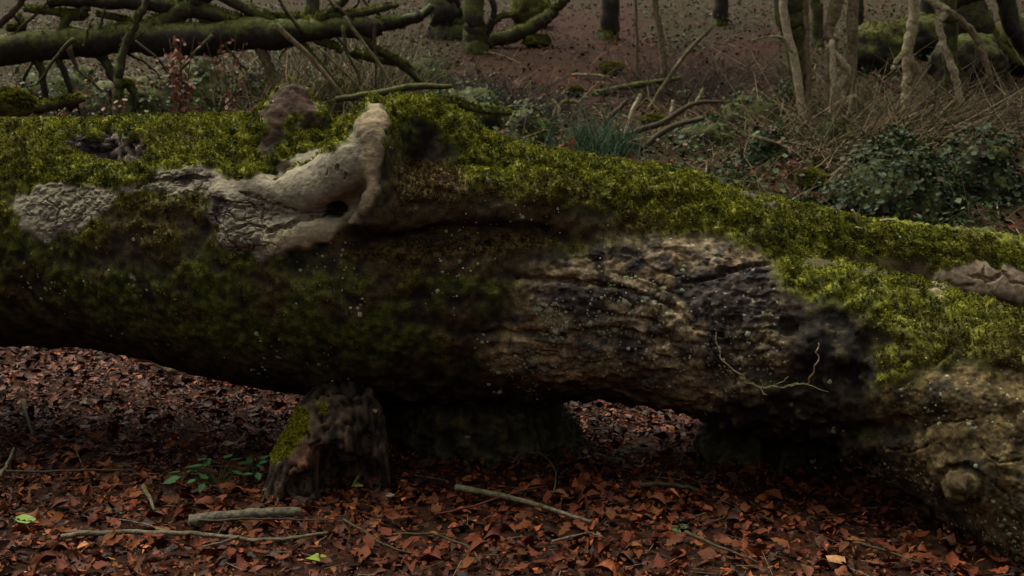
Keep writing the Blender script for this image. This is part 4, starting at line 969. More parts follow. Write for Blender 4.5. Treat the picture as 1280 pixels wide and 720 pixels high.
# --- fallen mossy tree at the left
LT = 13.2
wood_thing('fallen_tree', (200, 150), 'dark fallen tree with mossy limbs lying raised beyond the great trunk', 'fallen tree', [
    ('trunk', [(-260, 76, 24), (-80, 66, 22), (60, 56, 19), (150, 51, 19), (230, 46, 22), (320, 42, 20), (400, 35, 14), (465, 34, 12), (505, 27, 8), (535, 8, 5)], MB_DARK),
    ('limb', [(120, 52, 13), (190, 34, 13), (235, 10, 12), (262, -15, 12), (300, -70, 10), (330, -180, 7)], MB_MOSSY),
    ('limb', [(60, 0, 8), (130, 2, 9), (200, 6, 10), (250, 14, 11), (300, 30, 10)], MB_DARK),
    ('limb', [(230, -30, 5), (290, 2, 7), (330, 20, 7), (352, 30, 5), (385, 62, 4), (420, 105, 3.5), (450, 150, 3)], MB_MOSSY),
    ('limb', [(365, 38, 9), (400, 24, 7), (420, 8, 5.5), (445, -25, 5), (460, -90, 4)], MB_MOSSY),
    ('limb', [(318, 48, 7), (332, 75, 6.5), (345, 102, 6), (360, 150, 5)], MB_TAN),
    ('limb', [(385, 44, 7), (410, 55, 5), (428, 64, 3.5)], MB_MOSSY),
    ('limb', [(440, 38, 5), (470, 62, 4.5), (500, 80, 5), (530, 105, 4)], MB_DARK),
    ('limb', [(110, 58, 6), (132, 78, 6), (143, 100, 5), (165, 112, 5), (168, 140, 4)], MB_DARK),
    ('limb', [(30, 62, 6), (50, 85, 5), (58, 130, 4)], MB_DARK), ('limb', [(60, 62, 5), (80, 90, 4), (92, 135, 3)], MB_DARK),
    ('limb', [(70, 50, 5), (85, 22, 6), (105, 18, 7), (106, -10, 6), (112, -120, 4)], MB_MOSSY),
    ('limb', [(30, 12, 4), (60, 14, 5), (95, 20, 5)], MB_MOSSY), ('limb', [(10, 36, 4), (30, 34, 4), (20, 20, 4)], MB_DARK),
    ('limb', [(120, 18, 3), (150, 24, 4), (170, 30, 4)], MB_MOSSY),
    ('limb', [(235, 47, 3), (265, 53, 4), (305, 54, 3)], MB_MOSSY),
    ('limb', [(250, 26, 5), (290, 25, 5), (330, 24, 4), (370, 26, 4)], MB_MOSSY),
    ('limb', [(310, 12, 4), (345, 22, 4), (375, 20, 4)], MB_MOSSY),
    ('limb', [(395, 20, 5), (440, 18, 5), (480, 10, 4), (500, 6, 3)], MB_MOSSY)], LT)
ft = next(o for o in bpy.data.objects if o.get('label', '').startswith('dark fallen tree'))
rt_ = random.Random(4)
for k in range(26):
    px0 = rt_.uniform(-40, 520); py0 = np.interp(px0, [-40, 150, 320, 520], [62, 51, 42, 18]) + rt_.uniform(-8, 8); sgn = rt_.choice([-1, -1, 1, 1, 1])
    L_ = rt_.uniform(40, 110); dx = rt_.uniform(-.9, .9)*L_; Yk = LT + rt_.uniform(-.5, .5)
    pts_ = [(px0, py0, rt_.uniform(2, 4.5)), (px0+dx*.4+rt_.uniform(-8, 8), py0+sgn*L_*.35, 2.2), (px0+dx*.8, py0+sgn*L_*.6+rt_.uniform(-10, 10), 1.7), (px0+dx*1.1, py0+sgn*L_*.85, 1.0)]
    p, r_ = stemlist(pts_, Yk); tube_obj('branchlet', p, r_, rt_.choice([MB_MOSSY, MB_MOSSY, MB_TWIG, MB_DARK]), ft, 6, 16, .2, k, .02)
wood_thing('sapling', (147, 120), 'slender mossy stem standing upright before the dark fallen tree', 'sapling',
           [('stem', [(147, 150, 7), (148, 110, 6.5), (150, 84, 5.5), (158, 55, 5), (170, 28, 4.5), (183, 0, 4), (205, -70, 3.5), (215, -200, 2)], MB_MOSSY),
            ('root', [(149, 112, 4), (160, 104, 3), (168, 114, 3), (172, 135, 2)], MB_DARK), ('side_twig', [(156, 60, 3), (166, 50, 2), (180, 40, 1.5)], MB_MOSSY)], 12.4)
wood_thing('branch', (10, 130), 'bare brown branch slanting up past the dark fallen tree end', 'branch', [('stem', [(-40, 62, 6), (0, 30, 5), (22, 8, 4.5), (50, -30, 3), (80, -110, 2)], MB_TWIG)], 12.8)
wood_thing('mossy_branch', (460, 120), 'curved bright mossy branch under the leaning twigs', 'branch', [('stem', [(440, 64, 5), (462, 72, 6), (490, 76, 6), (512, 82, 4)], MB_MOSSY)], 13.6)
wood_thing('mossy_branch', (500, 130), 'pale mossy branch lying just behind the mossy hump', 'branch', [('stem', [(420, 124, 4), (470, 117, 4.5), (520, 108, 4.5), (565, 108, 3)], MB_MOSSY)], 10.5)
wood_thing('mossy_branch', (80, 138), 'short mossy branch beside the round moss cushion', 'branch', [('stem', [(40, 136, 5), (70, 131, 6), (105, 122, 5)], MB_MOSSY)], 9.0)
wood_thing('mossy_branch', (580, 150), 'crooked green branch beyond the descending moss ridge', 'branch', [('stem', [(540, 122, 4), (575, 130, 5), (600, 138, 4), (640, 142, 3)], MB_MOSSY)], 10.2)
# --- leaning twigs / dry fronds between
for k, (path, Y, lab) in enumerate([([(345, 30, 4), (400, 85, 3.4), (452, 150, 2.6)], 12.0, 'long pale twig leaning down from the fallen tree crown'),
                                    ([(430, 20, 2.4), (470, 75, 2.2), (505, 130, 2)], 11.6, 'thin dark twig leaning toward the mossy hump'),
                                    ([(400, 62, 2.2), (440, 100, 2), (478, 142, 2)], 11.2, 'slim grey twig leaning in the dry fronds'),
                                    ([(545, 60, 2), (570, 30, 2), (560, 80, 2)], 13, None)]):
    if lab: tag(tube_obj('leaning_twig', *stemlist(path, Y), MB_TAN, None, 6, 14, .15, k, .01), lab, 'twig')

def pick(pal, n): return np.array(pal)[RNG.integers(0, len(pal), n)]*RNG.uniform(.7, 1.3, (n, 1))
GREENS = [(.020, .048, .010), (.030, .062, .012), (.048, .082, .014), (.066, .094, .016), (.022, .042, .014)]
IVYC = [(.013, .030, .008), (.019, .040, .009), (.030, .054, .011), (.050, .072, .016), (.010, .019, .006), (.050, .040, .014)]
RUSSET = [(.17, .065, .035), (.13, .045, .028), (.22, .10, .055), (.10, .040, .028)]
BUFF = [(.12, .086, .044), (.34, .26, .15), (.03, .022, .013), (.19, .14, .075), (.045, .05, .018), (.10, .070, .040), (.32, .25, .15), (.07, .048, .030)]
def leafstuff(name, pos, nrm, size, pal, label, cat, parent=None, T=(IVY, BRAM), kind='stuff'):
    n = len(pos); R = frames(nrm, RNG.random(n)*6.28)
    v, t, c = stamp(list(T), RNG.integers(0, len(T), n), pos, R, size[:, None], pick(pal, n))
    o = mesh_obj(name, v, t, None, M_GREEN, parent, True, {'tint': c}); o['kind'] = kind
    return tag(o, label, cat) if label else o
# --- standing trees
def tree(base, label, path, mat, extra=(), group=None):
    g = G(*base); path = [(base[0], base[1]+9, path[0][2]*1.25)]+path
    parts = [('trunk', path, mat)]+list(extra)
    e = wood_thing('tree', base, label, 'tree', parts, None, group)
    n = 300; top_ = P(path[-1][0], path[-1][1], g[1]); c = top_*.75 + np.array(e.location)*.25; c[2] = max(c[2], g[2]+4.2)
    d = RNG.normal(0, 1, (n, 3)); d /= np.linalg.norm(d, axis=1)[:, None]; rr_ = RNG.random((n, 1))**.45
    pos = c + d*rr_*[2.6, 2.6, 1.6]*(1+.35*fbm(d*1.5+base[0], 2, 9)[:, None]) + [0, 0, 1.0]
    leafstuff('crown', pos, RNG.normal(0, 1, (n, 3)), RNG.uniform(.14, .30, n), GREENS+IVYC, None, None, e, (BRAM,))  # out-of-frame leaf crown, added to shade the slope below
    return e
tree((562, 47), 'thick near-black tree trunk on the red slope', [(560, 30, 24), (558, 0, 20), (556, -120, 18), (560, -420, 12)], MB_DARK, [('root', [(545, 38, 9), (536, 50, 5)], MB_DARK), ('limb', [(557, -120, 8), (500, -260, 5), (450, -420, 2)], MB_DARK)])
tree((593, 66), 'mossy green tree trunk beside the near-black one', [(594, 40, 14), (594, 0, 13), (592, -150, 11), (585, -420, 7)], MB_MOSSY, [('limb', [(593, -140, 5), (640, -260, 3), (680, -400, 1.5)], MB_MOSSY)])
wood_thing('sapling', (606, 66), 'thin crooked dark stem right of the mossy trunk', 'sapling', [('stem', [(604, 72, 5), (606, 48, 4.5), (614, 30, 4.5), (618, 10, 4), (612, -30, 3.5), (620, -160, 2)], MB_DARK), ('side_twig', [(610, 34, 3.5), (625, 22, 3.5), (645, 18, 2.5)], MB_MOSSY)])
wood_thing('mossy_log', (640, 60), 'green mossy log leaning up the red slope against a boulder', 'log', [('stem', [(604, 52, 9), (640, 45, 9), (672, 30, 8.5), (692, 14, 7), (706, -2, 6), (720, -30, 5)], MB_MOSSY)])
tree((386, 20), 'straight greenish trunk rising behind the fallen tree crown', [(391, 0, 9), (391, -120, 9), (388, -420, 6)], MB_MOSSY)
tree((1004, 150), 'dark ivy-footed tree trunk behind the ivy mounds', [(1001, 110, 12), (994, 50, 15), (985, 0, 18), (975, -150, 16), (970, -500, 10)], MB_MOSSY,
     [('limb', [(1003, 150, 5, -.25), (999, 110, 5.5, -.25), (990, 62, 5.5, -.25), (980, 18, 5.5, -.25), (978, -40, 5, -.25), (960, -200, 4), (950, -400, 2)], MB_PALE),
      ('limb', [(1010, 150, 4, -.1), (1010, 90, 4.5, -.1), (1006, 30, 5, -.1), (1008, -100, 4)], MB_TAN),
      ('side_twig', [(990, 64, 2.2, -.3), (975, 46, 1.8, -.4), (940, 50, 1.4, -.5)], MB_PALE)])
tree((1032, 155), 'tan multi-stemmed tree with crossing bare stems', [(1036, 100, 5), (1040, 60, 6), (1036, 34, 6), (1046, 0, 9), (1052, -150, 9), (1050, -420, 5)], MB_TAN,
     [('limb', [(1064, 162, 6), (1062, 120, 6.5), (1064, 70, 7), (1067, 0, 7), (1072, -160, 6), (1085, -400, 3)], MB_TAN),
      ('limb', [(1034, 55, 4, -.15), (1052, 78, 5, -.15), (1060, 92, 5, -.1), (1050, 105, 5, -.1), (1046, 132, 4, -.1), (1050, 150, 3, -.1)], MB_PALE),
      ('limb', [(1038, 150, 3, -.2), (1042, 110, 4, -.2), (1040, 50, 3.5, -.2)], MB_PALE),
      ('root', [(1060, 128, 4, -.2), (1068, 120, 3, -.2), (1082, 132, 2, -.3)], MB_PALE)])
tree((1132, 140), 'pale twisted tree with forked foot before the dark hollow', [(1133, 118, 6.5), (1136, 90, 7), (1135, 62, 7), (1140, 35, 6.5), (1142, 0, 6), (1150, -140, 5), (1145, -420, 3)], MB_PALE,
     [('limb', [(1141, 76, 4.5, -.1), (1151, 96, 4.5, -.15), (1153, 118, 4, -.2), (1152, 146, 3.5, -.2)], MB_TAN),
      ('limb', [(1134, 62, 4, -.1), (1122, 74, 3.2, -.2), (1115, 88, 2.4, -.25)], MB_PALE), ('root', [(1132, 122, 4.5, -.2), (1122, 132, 3.5, -.3), (1108, 138, 2.5, -.4)], MB_PALE)])
tree((1190, 140), 'mossy trunk under an arching pale bough', [(1188, 100, 9), (1187, 40, 9), (1186, 0, 9), (1180, -160, 8), (1185, -420, 5)], MB_MOSSY,
     [('limb', [(1150, -12, 5, -.2), (1168, 4, 5, -.25), (1183, 13, 5, -.3), (1175, 28, 4.5, -.3), (1178, 52, 4.5, -.3), (1190, 84, 5, -.35), (1197, 108, 4.5, -.35), (1203, 140, 4, -.4)], MB_PALE),
      ('limb', [(1183, 13, 4.5, -.3), (1204, 28, 4.5, -.3), (1222, 50, 4.5, -.3), (1232, 76, 4, -.35), (1240, 108, 3.5, -.35)], MB_TAN),
      ('limb', [(1192, 80, 5, -.1), (1204, 108, 5, -.1), (1212, 140, 4, -.1)], MB_MOSSY)])
tree((1224, 96), 'broad reddish-dark trunk at the dark hollow', [(1222, 60, 24), (1214, 10, 24), (1208, -60, 22), (1200, -400, 16)], MB_DARK,
     [('root', [(1236, 40, 9, -.2), (1252, 62, 7, -.3), (1278, 80, 6, -.4), (1310, 100, 5, -.5)], MB_MOSSY), ('limb', [(1250, -30, 11), (1262, 20, 11), (1280, 60, 8), (1300, 110, 6)], MB_DARK)])
tree((1075, 70), 'distant dim trunk behind the multi-stemmed tree', [(1074, 20, 6), (1076, -60, 6), (1078, -380, 4)], MB_DARK)
tree((832, 108), 'slim tan sapling beside a leaning pole', [(829, 75, 4.2), (824, 35, 4.2), (819, 0, 4), (812, -120, 3.4), (818, -380, 2)], MB_TAN)
tree((797, 106), 'thinnest straight sapling on the red slope', [(796, 70, 2.6), (795, 20, 2.4), (793, -120, 2), (795, -300, 1.4)], MB_TAN)
tree((1024, 60), 'dim mossy trunk far up the slope', [(1022, 20, 7), (1020, -50, 7), (1016, -300, 5)], MB_MOSSY)
tree((760, 48), 'dark ivy-wrapped trunk at the top of the red slope', [(764, 10, 11), (766, -60, 10), (768, -300, 8)], MB_DARK)
tree((900, 30), 'shadowy trunk at the head of the slope', [(902, 0, 9), (903, -80, 9), (900, -300, 6)], MB_DARK)
tree((1160, 40), 'shadowy trunk behind the mossy boulders', [(1160, 0, 8), (1158, -80, 8), (1150, -300, 6)], MB_DARK)
wood_thing('leaning_pole', (815, 137), 'tan pole leaning across the slim sapling', 'branch', [('stem', [(808, 142, 3), (832, 104, 2.8), (862, 62, 2.6), (890, 34, 2.4)], MB_TAN)])
# --- dead branches on the ground in the middle
for k, (path, base, mat, lab) in enumerate([
        ([(772, 196, 4), (783, 166, 3.6), (790, 142, 3), (801, 118, 2.6)], (790, 180), MB_PALE, 'bleached dead branch sticking up near the grass tuft'),
        ([(780, 170, 4), (830, 152, 4), (866, 130, 3), (905, 127, 2)], (820, 185), MB_TWIG, 'long dead branch reaching right with a pale tip'),
        ([(800, 186, 4.5), (842, 158, 4), (880, 148, 2.5)], (810, 190), MB_TWIG, 'brown dead branch lying under the long pale-tipped one'),
        ([(868, 134, 2.6), (876, 118, 2.4), (880, 110, 2)], (868, 138), MB_PALE, 'short bleached spur beside the pale-tipped branch'),
        ([(752, 172, 3), (758, 152, 3), (774, 136, 3), (786, 124, 2)], (756, 176), MB_TWIG, 'dark dead branch leaning over the grass tuft'),
        ([(838, 152, 3), (840, 140, 2.6), (842, 126, 2)], (838, 156), MB_PALE, 'tiny upright bleached snag in the dead branches'),
        ([(690, 148, 3), (697, 134, 2.6), (712, 126, 2.6), (725, 132, 2.6), (738, 152, 2.4)], (695, 155), MB_TAN, 'arched dead twig beside the dark brush pile'),
        ([(700, 152, 2), (698, 135, 2), (690, 124, 1.6)], (700, 156), MB_PALE, 'forked pale twig inside the arched one'),
        ([(715, 93, 2), (745, 94, 2.2), (772, 99, 1.8)], (745, 99), MB_PALE, 'pale fallen stick lying on the red slope'),
        ([(740, 118, 5), (790, 108, 5), (850, 98, 3)], (780, 120), MB_DARK, 'dark rotten log at the foot of the red slope'),
        ([(1150, 172, 6), (1172, 152, 6.5), (1190, 140, 6), (1204, 142, 5)], (1175, 160), MB_MOSSY, 'bent mossy bough lying above the ivy mounds'),
        ([(1226, 152, 2), (1255, 146, 2), (1300, 138, 2)], (1250, 155), MB_PALE, 'pale twig lying right of the bent mossy bough'),
        ([(1090, 92, 3), (1110, 108, 3), (1125, 116, 2)], (1100, 118), MB_RED, 'thin reddish branch in front of the dark hollow')]):
    g = G(*base); p, r = stemlist(path, g[1]); p[0][2] = min(p[0][2], float(hgt(p[0][0], p[0][1]))+r[0]*.5) if k in (0, 4, 5, 6, 7) else p[0][2]
    tag(tube_obj('dead_branch', p, r, mat, None, 6, 16, .18, k+3, .012), lab, 'branch')

# --- boulders and moss cushions
def boulder(name, px, py, rx, ry, mat, label, cat='boulder', Y=None, seed=0, flat=1.0):
    g = G(px, py+ry*.8); Y = Y or g[1]; c = P(px, py, Y); a, b = rpx(rx, c), rpx(ry, c)
    nu, nv = 48, 28; u = np.linspace(0, 2*math.pi, nu, endpoint=False); w_ = np.linspace(0, math.pi, nv)
    d = np.stack([np.outer(np.sin(w_), np.cos(u)), np.outer(np.sin(w_), np.sin(u)), np.outer(np.cos(w_), np.ones(nu))], -1).reshape(-1, 3)
    v = d*[a, (a+b)*.5, b]*(1 + .34*fbm(d*1.6+seed*3.1, 3, 30)[:, None] + .10*fbm(d*6+seed, 3, 33)[:, None]) + c
    i = np.arange(nv-1)[:, None]*nu; j = np.arange(nu)[None]; k = (j+1) % nu
    q = np.stack([i+j, i+nu+j, i+nu+k, i+k], -1).reshape(-1, 4)
    o = tag(mesh_obj(name, v, None, q, mat, None, True, None, loc=c-[0, 0, b]), label, cat)
    if mat is not MB_DARK:
        nn = vnormals(v, q); am = sstep(-.1, .5, nn[:, 2]+.4*fbm(v*4, 2, 12))
        moss_on(v, q, nn, am, lerp(C(.05, .055, .008), C(.15, .15, .018), sstep(-.4, .4, fbm(v*8, 2, 13))), 1000 if mat is MB_MOSSROCK else 600, .024, .045, o, RNG)
    return o
MB_MOSSROCK = bark_mat('thick_moss', (.030, .032, .008), (.06, .06, .014), (.115, .12, .015), .6, 30)
boulder('mossy_boulder', 664, 12, 27, 26, MB_MOSSROCK, 'rounded boulder wrapped in moss on the red slope', seed=1)
boulder('moss_cushion', 14, 132, 27, 17, MB_MOSSROCK, 'round green moss cushion behind the trunk beside a short branch', 'moss', 7.2, seed=2)
boulder('mossy_boulder', 672, 52, 18, 8, MB_MOSSROCK, 'flat mossy stone below the leaning mossy log', seed=3)
boulder('mossy_boulder', 765, 86, 15, 8, MB_MOSSROCK, 'small mossy stone on the open red slope', seed=4)
boulder('mossy_boulder', 718, 115, 11, 6, MB_ROCK, 'small grey-green stone at the foot of the red slope', seed=5)
boulder('mossy_boulder', 1098, 62, 42, 34, MB_ROCK, 'large mossy boulder beside the dark hollow', seed=6)
boulder('mossy_boulder', 1150, 48, 40, 30, MB_ROCK, 'mossy boulder above the dark hollow', seed=7, Y=19.5)
boulder('mossy_boulder', 1210, 78, 44, 36, MB_DARK, 'black rock painted as the shade of the hollow under the reddish trunk', seed=8)  # near-black rock stands in for the shade inside the hollow
boulder('mossy_boulder', 1268, 60, 40, 40, MB_ROCK, 'mossy rock bank right of the reddish trunk', seed=9)
boulder('moss_cushion', 1013, 226, 17, 13, MB_MOSSROCK, 'yellow-green moss clump beside the larger ivy mound', 'moss', seed=10)
boulder('mossy_boulder', 820, 150, 22, 6, MB_ROCK, 'low earthy stone beneath the dead branches', seed=11)

# --- twig / blade bundles
def blades(base, d, L, rad, droop, rng, n=4, flat=False):
    m = len(base); t = np.linspace(0, 1, n)
    d = d/np.linalg.norm(d, axis=1)[:, None]
    bend = rng.normal(0, .34, (m, 3)); bend[:, 2] -= droop
    c = base[:, None] + L[:, None, None]*(d[:, None]*t[None, :, None] + bend[:, None]*(t**2)[None, :, None])
    s = np.cross(d, [0.2, 0.9, 0.3]); s /= np.linalg.norm(s, axis=1)[:, None]; e = np.cross(d, s)
    rr = rad[:, None]*(1-.8*t)[None]
    k = 3; th = np.arange(k)*2*math.pi/k
    off = s[:, None]*np.cos(th)[None, :, None] + e[:, None]*np.sin(th)[None, :, None]*(.25 if flat else 1)
    v = (c[:, :, None] + rr[:, :, None, None]*off[:, None])             # m,n,k,3
    b0 = (np.arange(m)*n*k)[:, None, None]; i = (np.arange(n-1)*k)[None, :, None]; j = np.arange(k)[None, None]; j2 = (j+1) % k
    q = np.stack([b0+i+j, b0+i+j2, b0+i+k+j2, b0+i+k+j], -1).reshape(-1, 4)
    return v.reshape(-1, 3), q, c
def blade_obj(name, base, d, L, rad, droop, cols, mat, parent=None, label=None, cat=None, kind=None, n=4, flat=False, loc=None):
    v, q, c = blades(base, d, L, rad, droop, RNG, n, flat)
    o = mesh_obj(name, v, None, q, mat, parent, True, {'tint': np.repeat(cols, n*3, 0)}, loc=loc)
    if kind: o['kind'] = kind
    return (tag(o, label, cat) if label else o), c
def dirs(n, up, spread=1.0):
    a = RNG.random(n)*6.28; return np.stack([np.cos(a)*spread, np.sin(a)*spread, np.full(n, up)+RNG.normal(0, .2, n)], -1)
def around(p, rx, ry, n):
    x = p[0]+RNG.normal(0, rx, n); y = p[1]+RNG.normal(0, ry, n); return np.stack([x, y, hgt(x, y)-.02], -1)
def tuft(name, px, py, n, h, rad, rx, pal, label, cat, up=1.6, droop=.25, spread=.7, flat=True):
    g = G(px, py); e = empty(name, tuple(g), label, cat)
    o, _ = blade_obj('blades', around(g, rx, rx, n), dirs(n, up, spread), RNG.uniform(.5, 1, n)*h, np.full(n, rad*1.7), droop, pick(pal, n), M_DRY, e, flat=flat)
    o['kind'] = 'stuff'; return e
tuft('grass_tuft', 735, 192, 320, .55, .006, .22, [(.035, .065, .035), (.045, .085, .045), (.06, .09, .04)], 'blue-green grass tuft poking up behind the moss ridge', 'grass')
tuft('grass_tuft', 775, 190, 170, .42, .006, .15, [(.035, .065, .035), (.05, .09, .045)], 'smaller green grass tuft under the bleached branch', 'grass')
tuft('dry_fronds', 425, 140, 560, 1.25, .006, .45, BUFF+[(.06, .065, .03)], 'bleached dry fronds sprawling behind the arm-like stub', 'dry grass', 1.7, .12, 1.1)
tuft('dry_fronds', 345, 150, 300, 1.15, .005, .35, BUFF+[(.05, .06, .03)], 'thin dry fronds behind the broken stub', 'dry grass', 1.7, .12, 1.0)
tuft('dry_fronds', 480, 135, 300, 1.0, .005, .3, [(.05, .06, .03), (.09, .08, .04)], 'greenish dry fronds left of the mossy hump', 'dry grass', 1.7, .12, 1.0)
tuft('brush_pile', 640, 140, 420, .75, .007, .42, [(.030, .022, .016), (.045, .032, .022), (.022, .016, .012)], 'dark tangle of dead twigs below the red slope', 'brush', .75, .2, 1.2, False)
tuft('brush_pile', 590, 120, 260, .7, .007, .4, [(.030, .022, .016), (.040, .032, .022)], 'dim tangle of twigs below the mossy tree trunk', 'brush', .7, .2, 1.2, False)
tuft('brush_pile', 850, 120, 420, .7, .006, .5, [(.050, .036, .026), (.035, .025, .018), (.08, .058, .04)], 'brown twig thicket beside the leaning pole', 'brush', 1.0, .1, 1.0, False)
tuft('brush_pile', 930, 100, 360, .6, .006, .6, [(.060, .040, .028), (.10, .07, .045), (.04, .028, .02)], 'low reddish twig scrub left of the ivy-footed tree', 'brush', .5, .1, 1.2, False)
tuft('bracken', 1040, 185, 520, 1.0, .0055, .5, BUFF, 'buff dead bracken stems below the multi-stemmed tree', 'bracken', .8, .15, 1.3, False)
tuft('bracken', 1105, 168, 480, 1.0, .0055, .5, BUFF, 'buff dead bracken stems behind the dark ivy crest', 'bracken', .8, .15, 1.3, False)
tuft('bracken', 1180, 165, 460, 1.0, .0055, .6, BUFF, 'dead bracken stems round the bent mossy bough', 'bracken', .6, .1, 1.3, False)
tuft('bracken', 1260, 160, 560, 1.2, .0055, .7, BUFF, 'tangle of dead stems below the mossy rock bank', 'bracken', .5, .1, 1.3, False)
tuft('bracken', 960, 190, 300, .4, .005, .5, BUFF, 'short dead stems left of the ivy mounds', 'bracken', 1.1, .3, 1.0, False)
tuft('bracken', 890, 170, 260, .4, .005, .5, BUFF, 'thin dead stems around the pale-tipped branch', 'bracken', .8, .15, 1.3, False)
# --- arching bramble stems everywhere (nobody could count them)
n = 2600; y = RNG.uniform(9.0, 22, n); x = RNG.uniform(-1, 1, n)*(y*.5+.5); b = np.stack([x, y, hgt(x, y)], -1)
blade_obj('undergrowth_stems', b, dirs(n, .8, 1.0), RNG.uniform(.25, .9, n), RNG.uniform(.004, .008, n), .45, pick(BUFF+[(.03, .03, .015)]*3, n), M_DRY, None,
          'thin tangled stems of undergrowth across the slope', 'undergrowth', 'stuff')
# --- green ground cover
n = 26000; y = RNG.uniform(8, 27, n); x = RNG.uniform(-1, 1, n)*(y*.5+.6); q = np.stack([x, y, hgt(x, y)], -1); qx, qy = project(q)
redz = poly_sd(qx, qy, [(590, 120), (610, 50), (690, 30), (780, 30), (830, 90), (960, 50), (960, 120), (760, 115), (640, 130)])
g_ = n2(x, y, .55, 21)*.6 + n2(x, y, 1.6, 22)*.5 + .12 - .5*sstep(-15, 5, redz); sel = RNG.random(n) < sstep(-.15, .3, g_)
q = q[sel]; q[:, 2] += RNG.random(len(q))**2*(.14 + .5*np.clip(g_[sel]-.15, 0, 1))
nr = RNG.normal(0, .5, (len(q), 3)); nr[:, 2] += 1
leafstuff('ground_cover', q, nr, RNG.uniform(.04, .085, len(q)), GREENS+IVYC+RUSSET[1:2], 'dark ivy and bramble leaves spreading over the slope', 'ground cover')
# --- ivy mounds
def mound(name, px, ytop, ybase, hw, nleaf, label, crest=None, pal=IVYC, size=(.032, .058), depth=None):
    g = G(px, ybase); g = g + [0, rpx(hw, g)*.5, 0]; g[2] = hgt(g[0], g[1]); a = rpx(hw, g); h = rpx(ybase-ytop, g)*1.0
    e = empty(name, tuple(g), label, 'ivy' if 'ivy' in name else 'bush'); nu, nv = 28, 10
    u = np.linspace(0, 2*math.pi, nu, endpoint=False); w_ = np.linspace(.02, math.pi/2, nv)
    dd = np.stack([np.outer(np.sin(w_), np.cos(u)), np.outer(np.sin(w_), np.sin(u)), np.outer(np.cos(w_), np.ones(nu))], -1).reshape(-1, 3)
    sh = lambda d: d*[a, a*.8, h]*(1 + .5*fbm(d*2.3+px*.13, 3, 50)[:, None])*.9
    v = sh(dd) + g - [0, 0, .06]; i = np.arange(nv-1)[:, None]*nu; j = np.arange(nu)[None]; k = (j+1) % nu
    mesh_obj('core', v, None, np.stack([i+j, i+nu+j, i+nu+k, i+k], -1).reshape(-1, 4), MB_DARK, e)
    nleaf = int(nleaf*1.5)
    d = RNG.normal(0, 1, (nleaf, 3)); d[:, 2] = np.abs(d[:, 2]); d /= np.linalg.norm(d, axis=1)[:, None]
    pos = sh(d)*(1+RNG.normal(.05, .07, (nleaf, 1))) + g; k_ = int(nleaf*.22); pos[:k_, :2] = g[:2] + d[:k_, :2]*[a*1.5, a*1.2]; pos[:k_, 2] = hgt(pos[:k_, 0], pos[:k_, 1]) + .03 + RNG.random(k_)*.08
    nr = d*[1, 1, .8] + RNG.normal(0, .6, (nleaf, 3)) + [0, 0, .45]
    leafstuff('foliage', pos, nr, RNG.uniform(*size, nleaf)*np.exp(RNG.normal(0, .25, nleaf)), pal, None, None, e, (IVY, IVY, BRAM))
    return e
mound('ivy_mound', 1128, 192, 286, 86, 2600, 'large rounded ivy mound behind the rear limb')
mound('ivy_mound', 1126, 164, 235, 30, 600, 'dark ivy-covered crest on top of the large mound', pal=IVYC[:2]+IVYC[4:5])
mound('ivy_mound', 1228, 176, 255, 62, 1500, 'second ivy mound, right of the larger one')
mound('ivy_mound', 962, 165, 208, 26, 420, 'small dark ivy clump among dead stems', pal=IVYC[:2]+IVYC[4:5])
mound('ivy_mound', 915, 208, 236, 24, 200, 'low ivy patch behind the moss ridge', pal=IVYC)
mound('ivy_mound', 985, 108, 152, 26, 420, 'ivy skirt round the foot of the dark tree', pal=IVYC)
mound('leafy_bush', 585, 108, 160, 60, 620, 'green bramble clump behind the moss ridge', pal=GREENS)
mound('leafy_bush', 660, 138, 178, 40, 380, 'leafy clump with russet leaves beside the brush pile', pal=GREENS+RUSSET[:1])
mound('leafy_bush', 520, 70, 115, 50, 420, 'green bush at the end of the fallen tree', pal=GREENS)
mound('leafy_bush', 70, 84, 140, 66, 800, 'low mixed bramble under the dark fallen tree', pal=GREENS+IVYC+RUSSET[1:2])
mound('leafy_bush', 240, 80, 150, 56, 800, 'green bramble mound behind the great trunk', pal=GREENS+IVYC)
mound('leafy_bush', 320, 86, 150, 44, 700, 'dark bramble mound left of the dry fronds', pal=IVYC+GREENS)
mound('leafy_bush', 890, 150, 185, 50, 300, 'low green patch beside the dead branches', pal=GREENS)
mound('leafy_bush', 1050, 150, 190, 40, 260, 'low green patch at the foot of the multi-stemmed tree', pal=GREENS[1:])
mound('leafy_bush', 940, 120, 160, 44, 300, 'green undergrowth left of the ivy-footed tree', pal=GREENS+IVYC)
mound('leafy_bush', 400, 92, 150, 60, 600, 'greyish green bush beneath the leaning twigs', pal=IVYC+GREENS[:2])
mound('leafy_bush', 150, 96, 150, 60, 600, 'brown and green bush behind the sapling', pal=GREENS+RUSSET[1:])
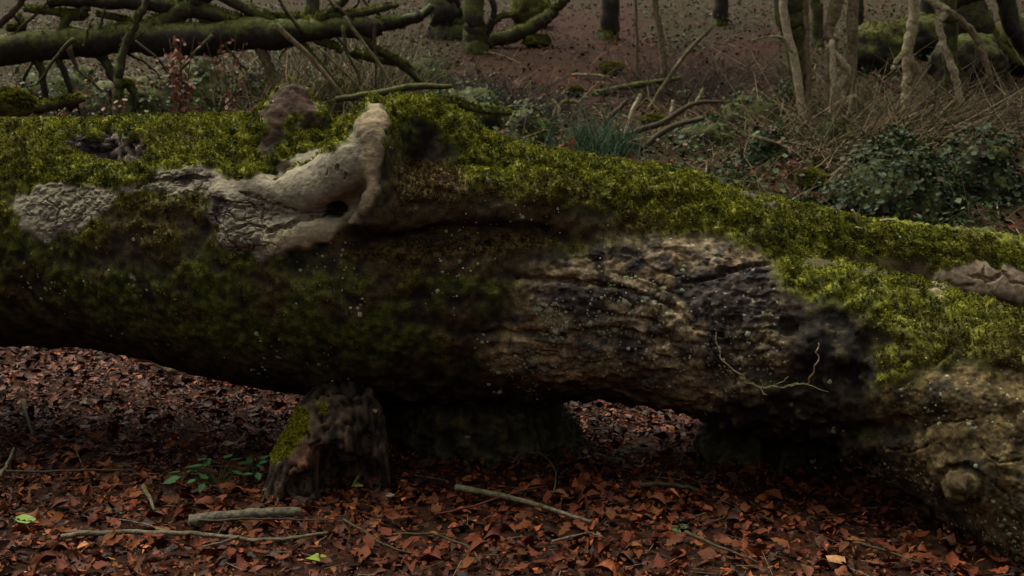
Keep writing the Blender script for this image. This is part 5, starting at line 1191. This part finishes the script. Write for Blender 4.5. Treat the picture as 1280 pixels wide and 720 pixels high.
# --- russet saplings with hanging dead leaves
def leafy_stem(px, py, ytop, n, spread, pal, label, Yo=None, size=.055, nl=9):
    g = G(px, py)
    if Yo: g = np.array([P(px, py, Yo)[0], Yo, 0]); g[2] = hgt(g[0], g[1])
    h = P(px, ytop, g[1])[2] - g[2]
    e = empty('bramble', tuple(g), label, 'bramble')
    for k in range(n):
        dx, dy = random.uniform(-1, 1)*spread, random.uniform(-1, 1)*spread; hh = h*random.uniform(.6, 1.05)
        p = np.array([g, g+[dx*.35, dy*.35, hh*.6], g+[dx, dy, hh]]); tube_obj('stem', p, [.007, .006, .003], MB_TWIG, e, 5, 9, .1, k)
        t = RNG.random(nl)*.75+.25; c = catmull(p, 30)[(t*29).astype(int)] + RNG.normal(0, .045, (nl, 3))
        nr = RNG.normal(0, .7, (nl, 3)); nr[:, 1] -= .6; nr[:, 2] += .4
        o = leafstuff('leaves', c, nr, RNG.uniform(.6, 1.2, nl)*size, pal, None, None, e, (BRAM,))
    return e
leafy_stem(228, 150, 52, 8, .20, RUSSET, 'russet leaved bramble standing upright behind the trunk', 11.0, .075, 26)
leafy_stem(190, 150, 82, 5, .20, GREENS[2:]+[(.12, .15, .03)], 'bright green leaved bramble left of the russet one', 11.0, .08, 14)
leafy_stem(262, 150, 82, 5, .20, GREENS[2:]+[(.11, .13, .03)], 'green leaved bramble right of the russet one', 11.2, .08, 14)
leafy_stem(288, 150, 38, 5, .20, RUSSET[:3], 'taller coppery bramble before the fallen tree', 11.6, .065, 14)
leafy_stem(308, 152, 72, 5, .24, RUSSET[:3]+GREENS[:1], 'copper and green bramble beside the dry fronds', 11.4, .065, 14)
leafy_stem(105, 148, 112, 7, .35, RUSSET[2:3]+[(.26, .17, .10)], 'low bramble with buff dead leaves behind the trunk', 10.0, .06, 12)
leafy_stem(160, 148, 112, 7, .35, RUSSET+[(.26, .17, .10)], 'low mixed dead bramble at the foot of the sapling', 10.2, .06, 12)
leafy_stem(35, 150, 88, 6, .4, GREENS+IVYC, 'dark green bramble near the moss cushion', 11.4, .075, 14)
leafy_stem(130, 150, 96, 5, .3, GREENS+RUSSET[1:2], 'mixed green bramble at the sapling', 11.8, .07, 12)
leafy_stem(345, 150, 92, 5, .3, GREENS+IVYC, 'dark green bramble behind the broken stub', 11.0, .07, 12)
leafy_stem(708, 196, 170, 5, .14, [(.30, .075, .03), (.24, .06, .025)], 'bright orange-red dead leaves beside the grass tuft', None, .06, 9)
leafy_stem(662, 170, 140, 5, .18, [(.22, .07, .035), (.17, .06, .03)], 'orange-brown dead leaves on the leafy clump', None, .06, 9)
leafy_stem(990, 222, 196, 5, .3, RUSSET, 'russet dead leaves beside the moss clump', None, .055, 9)
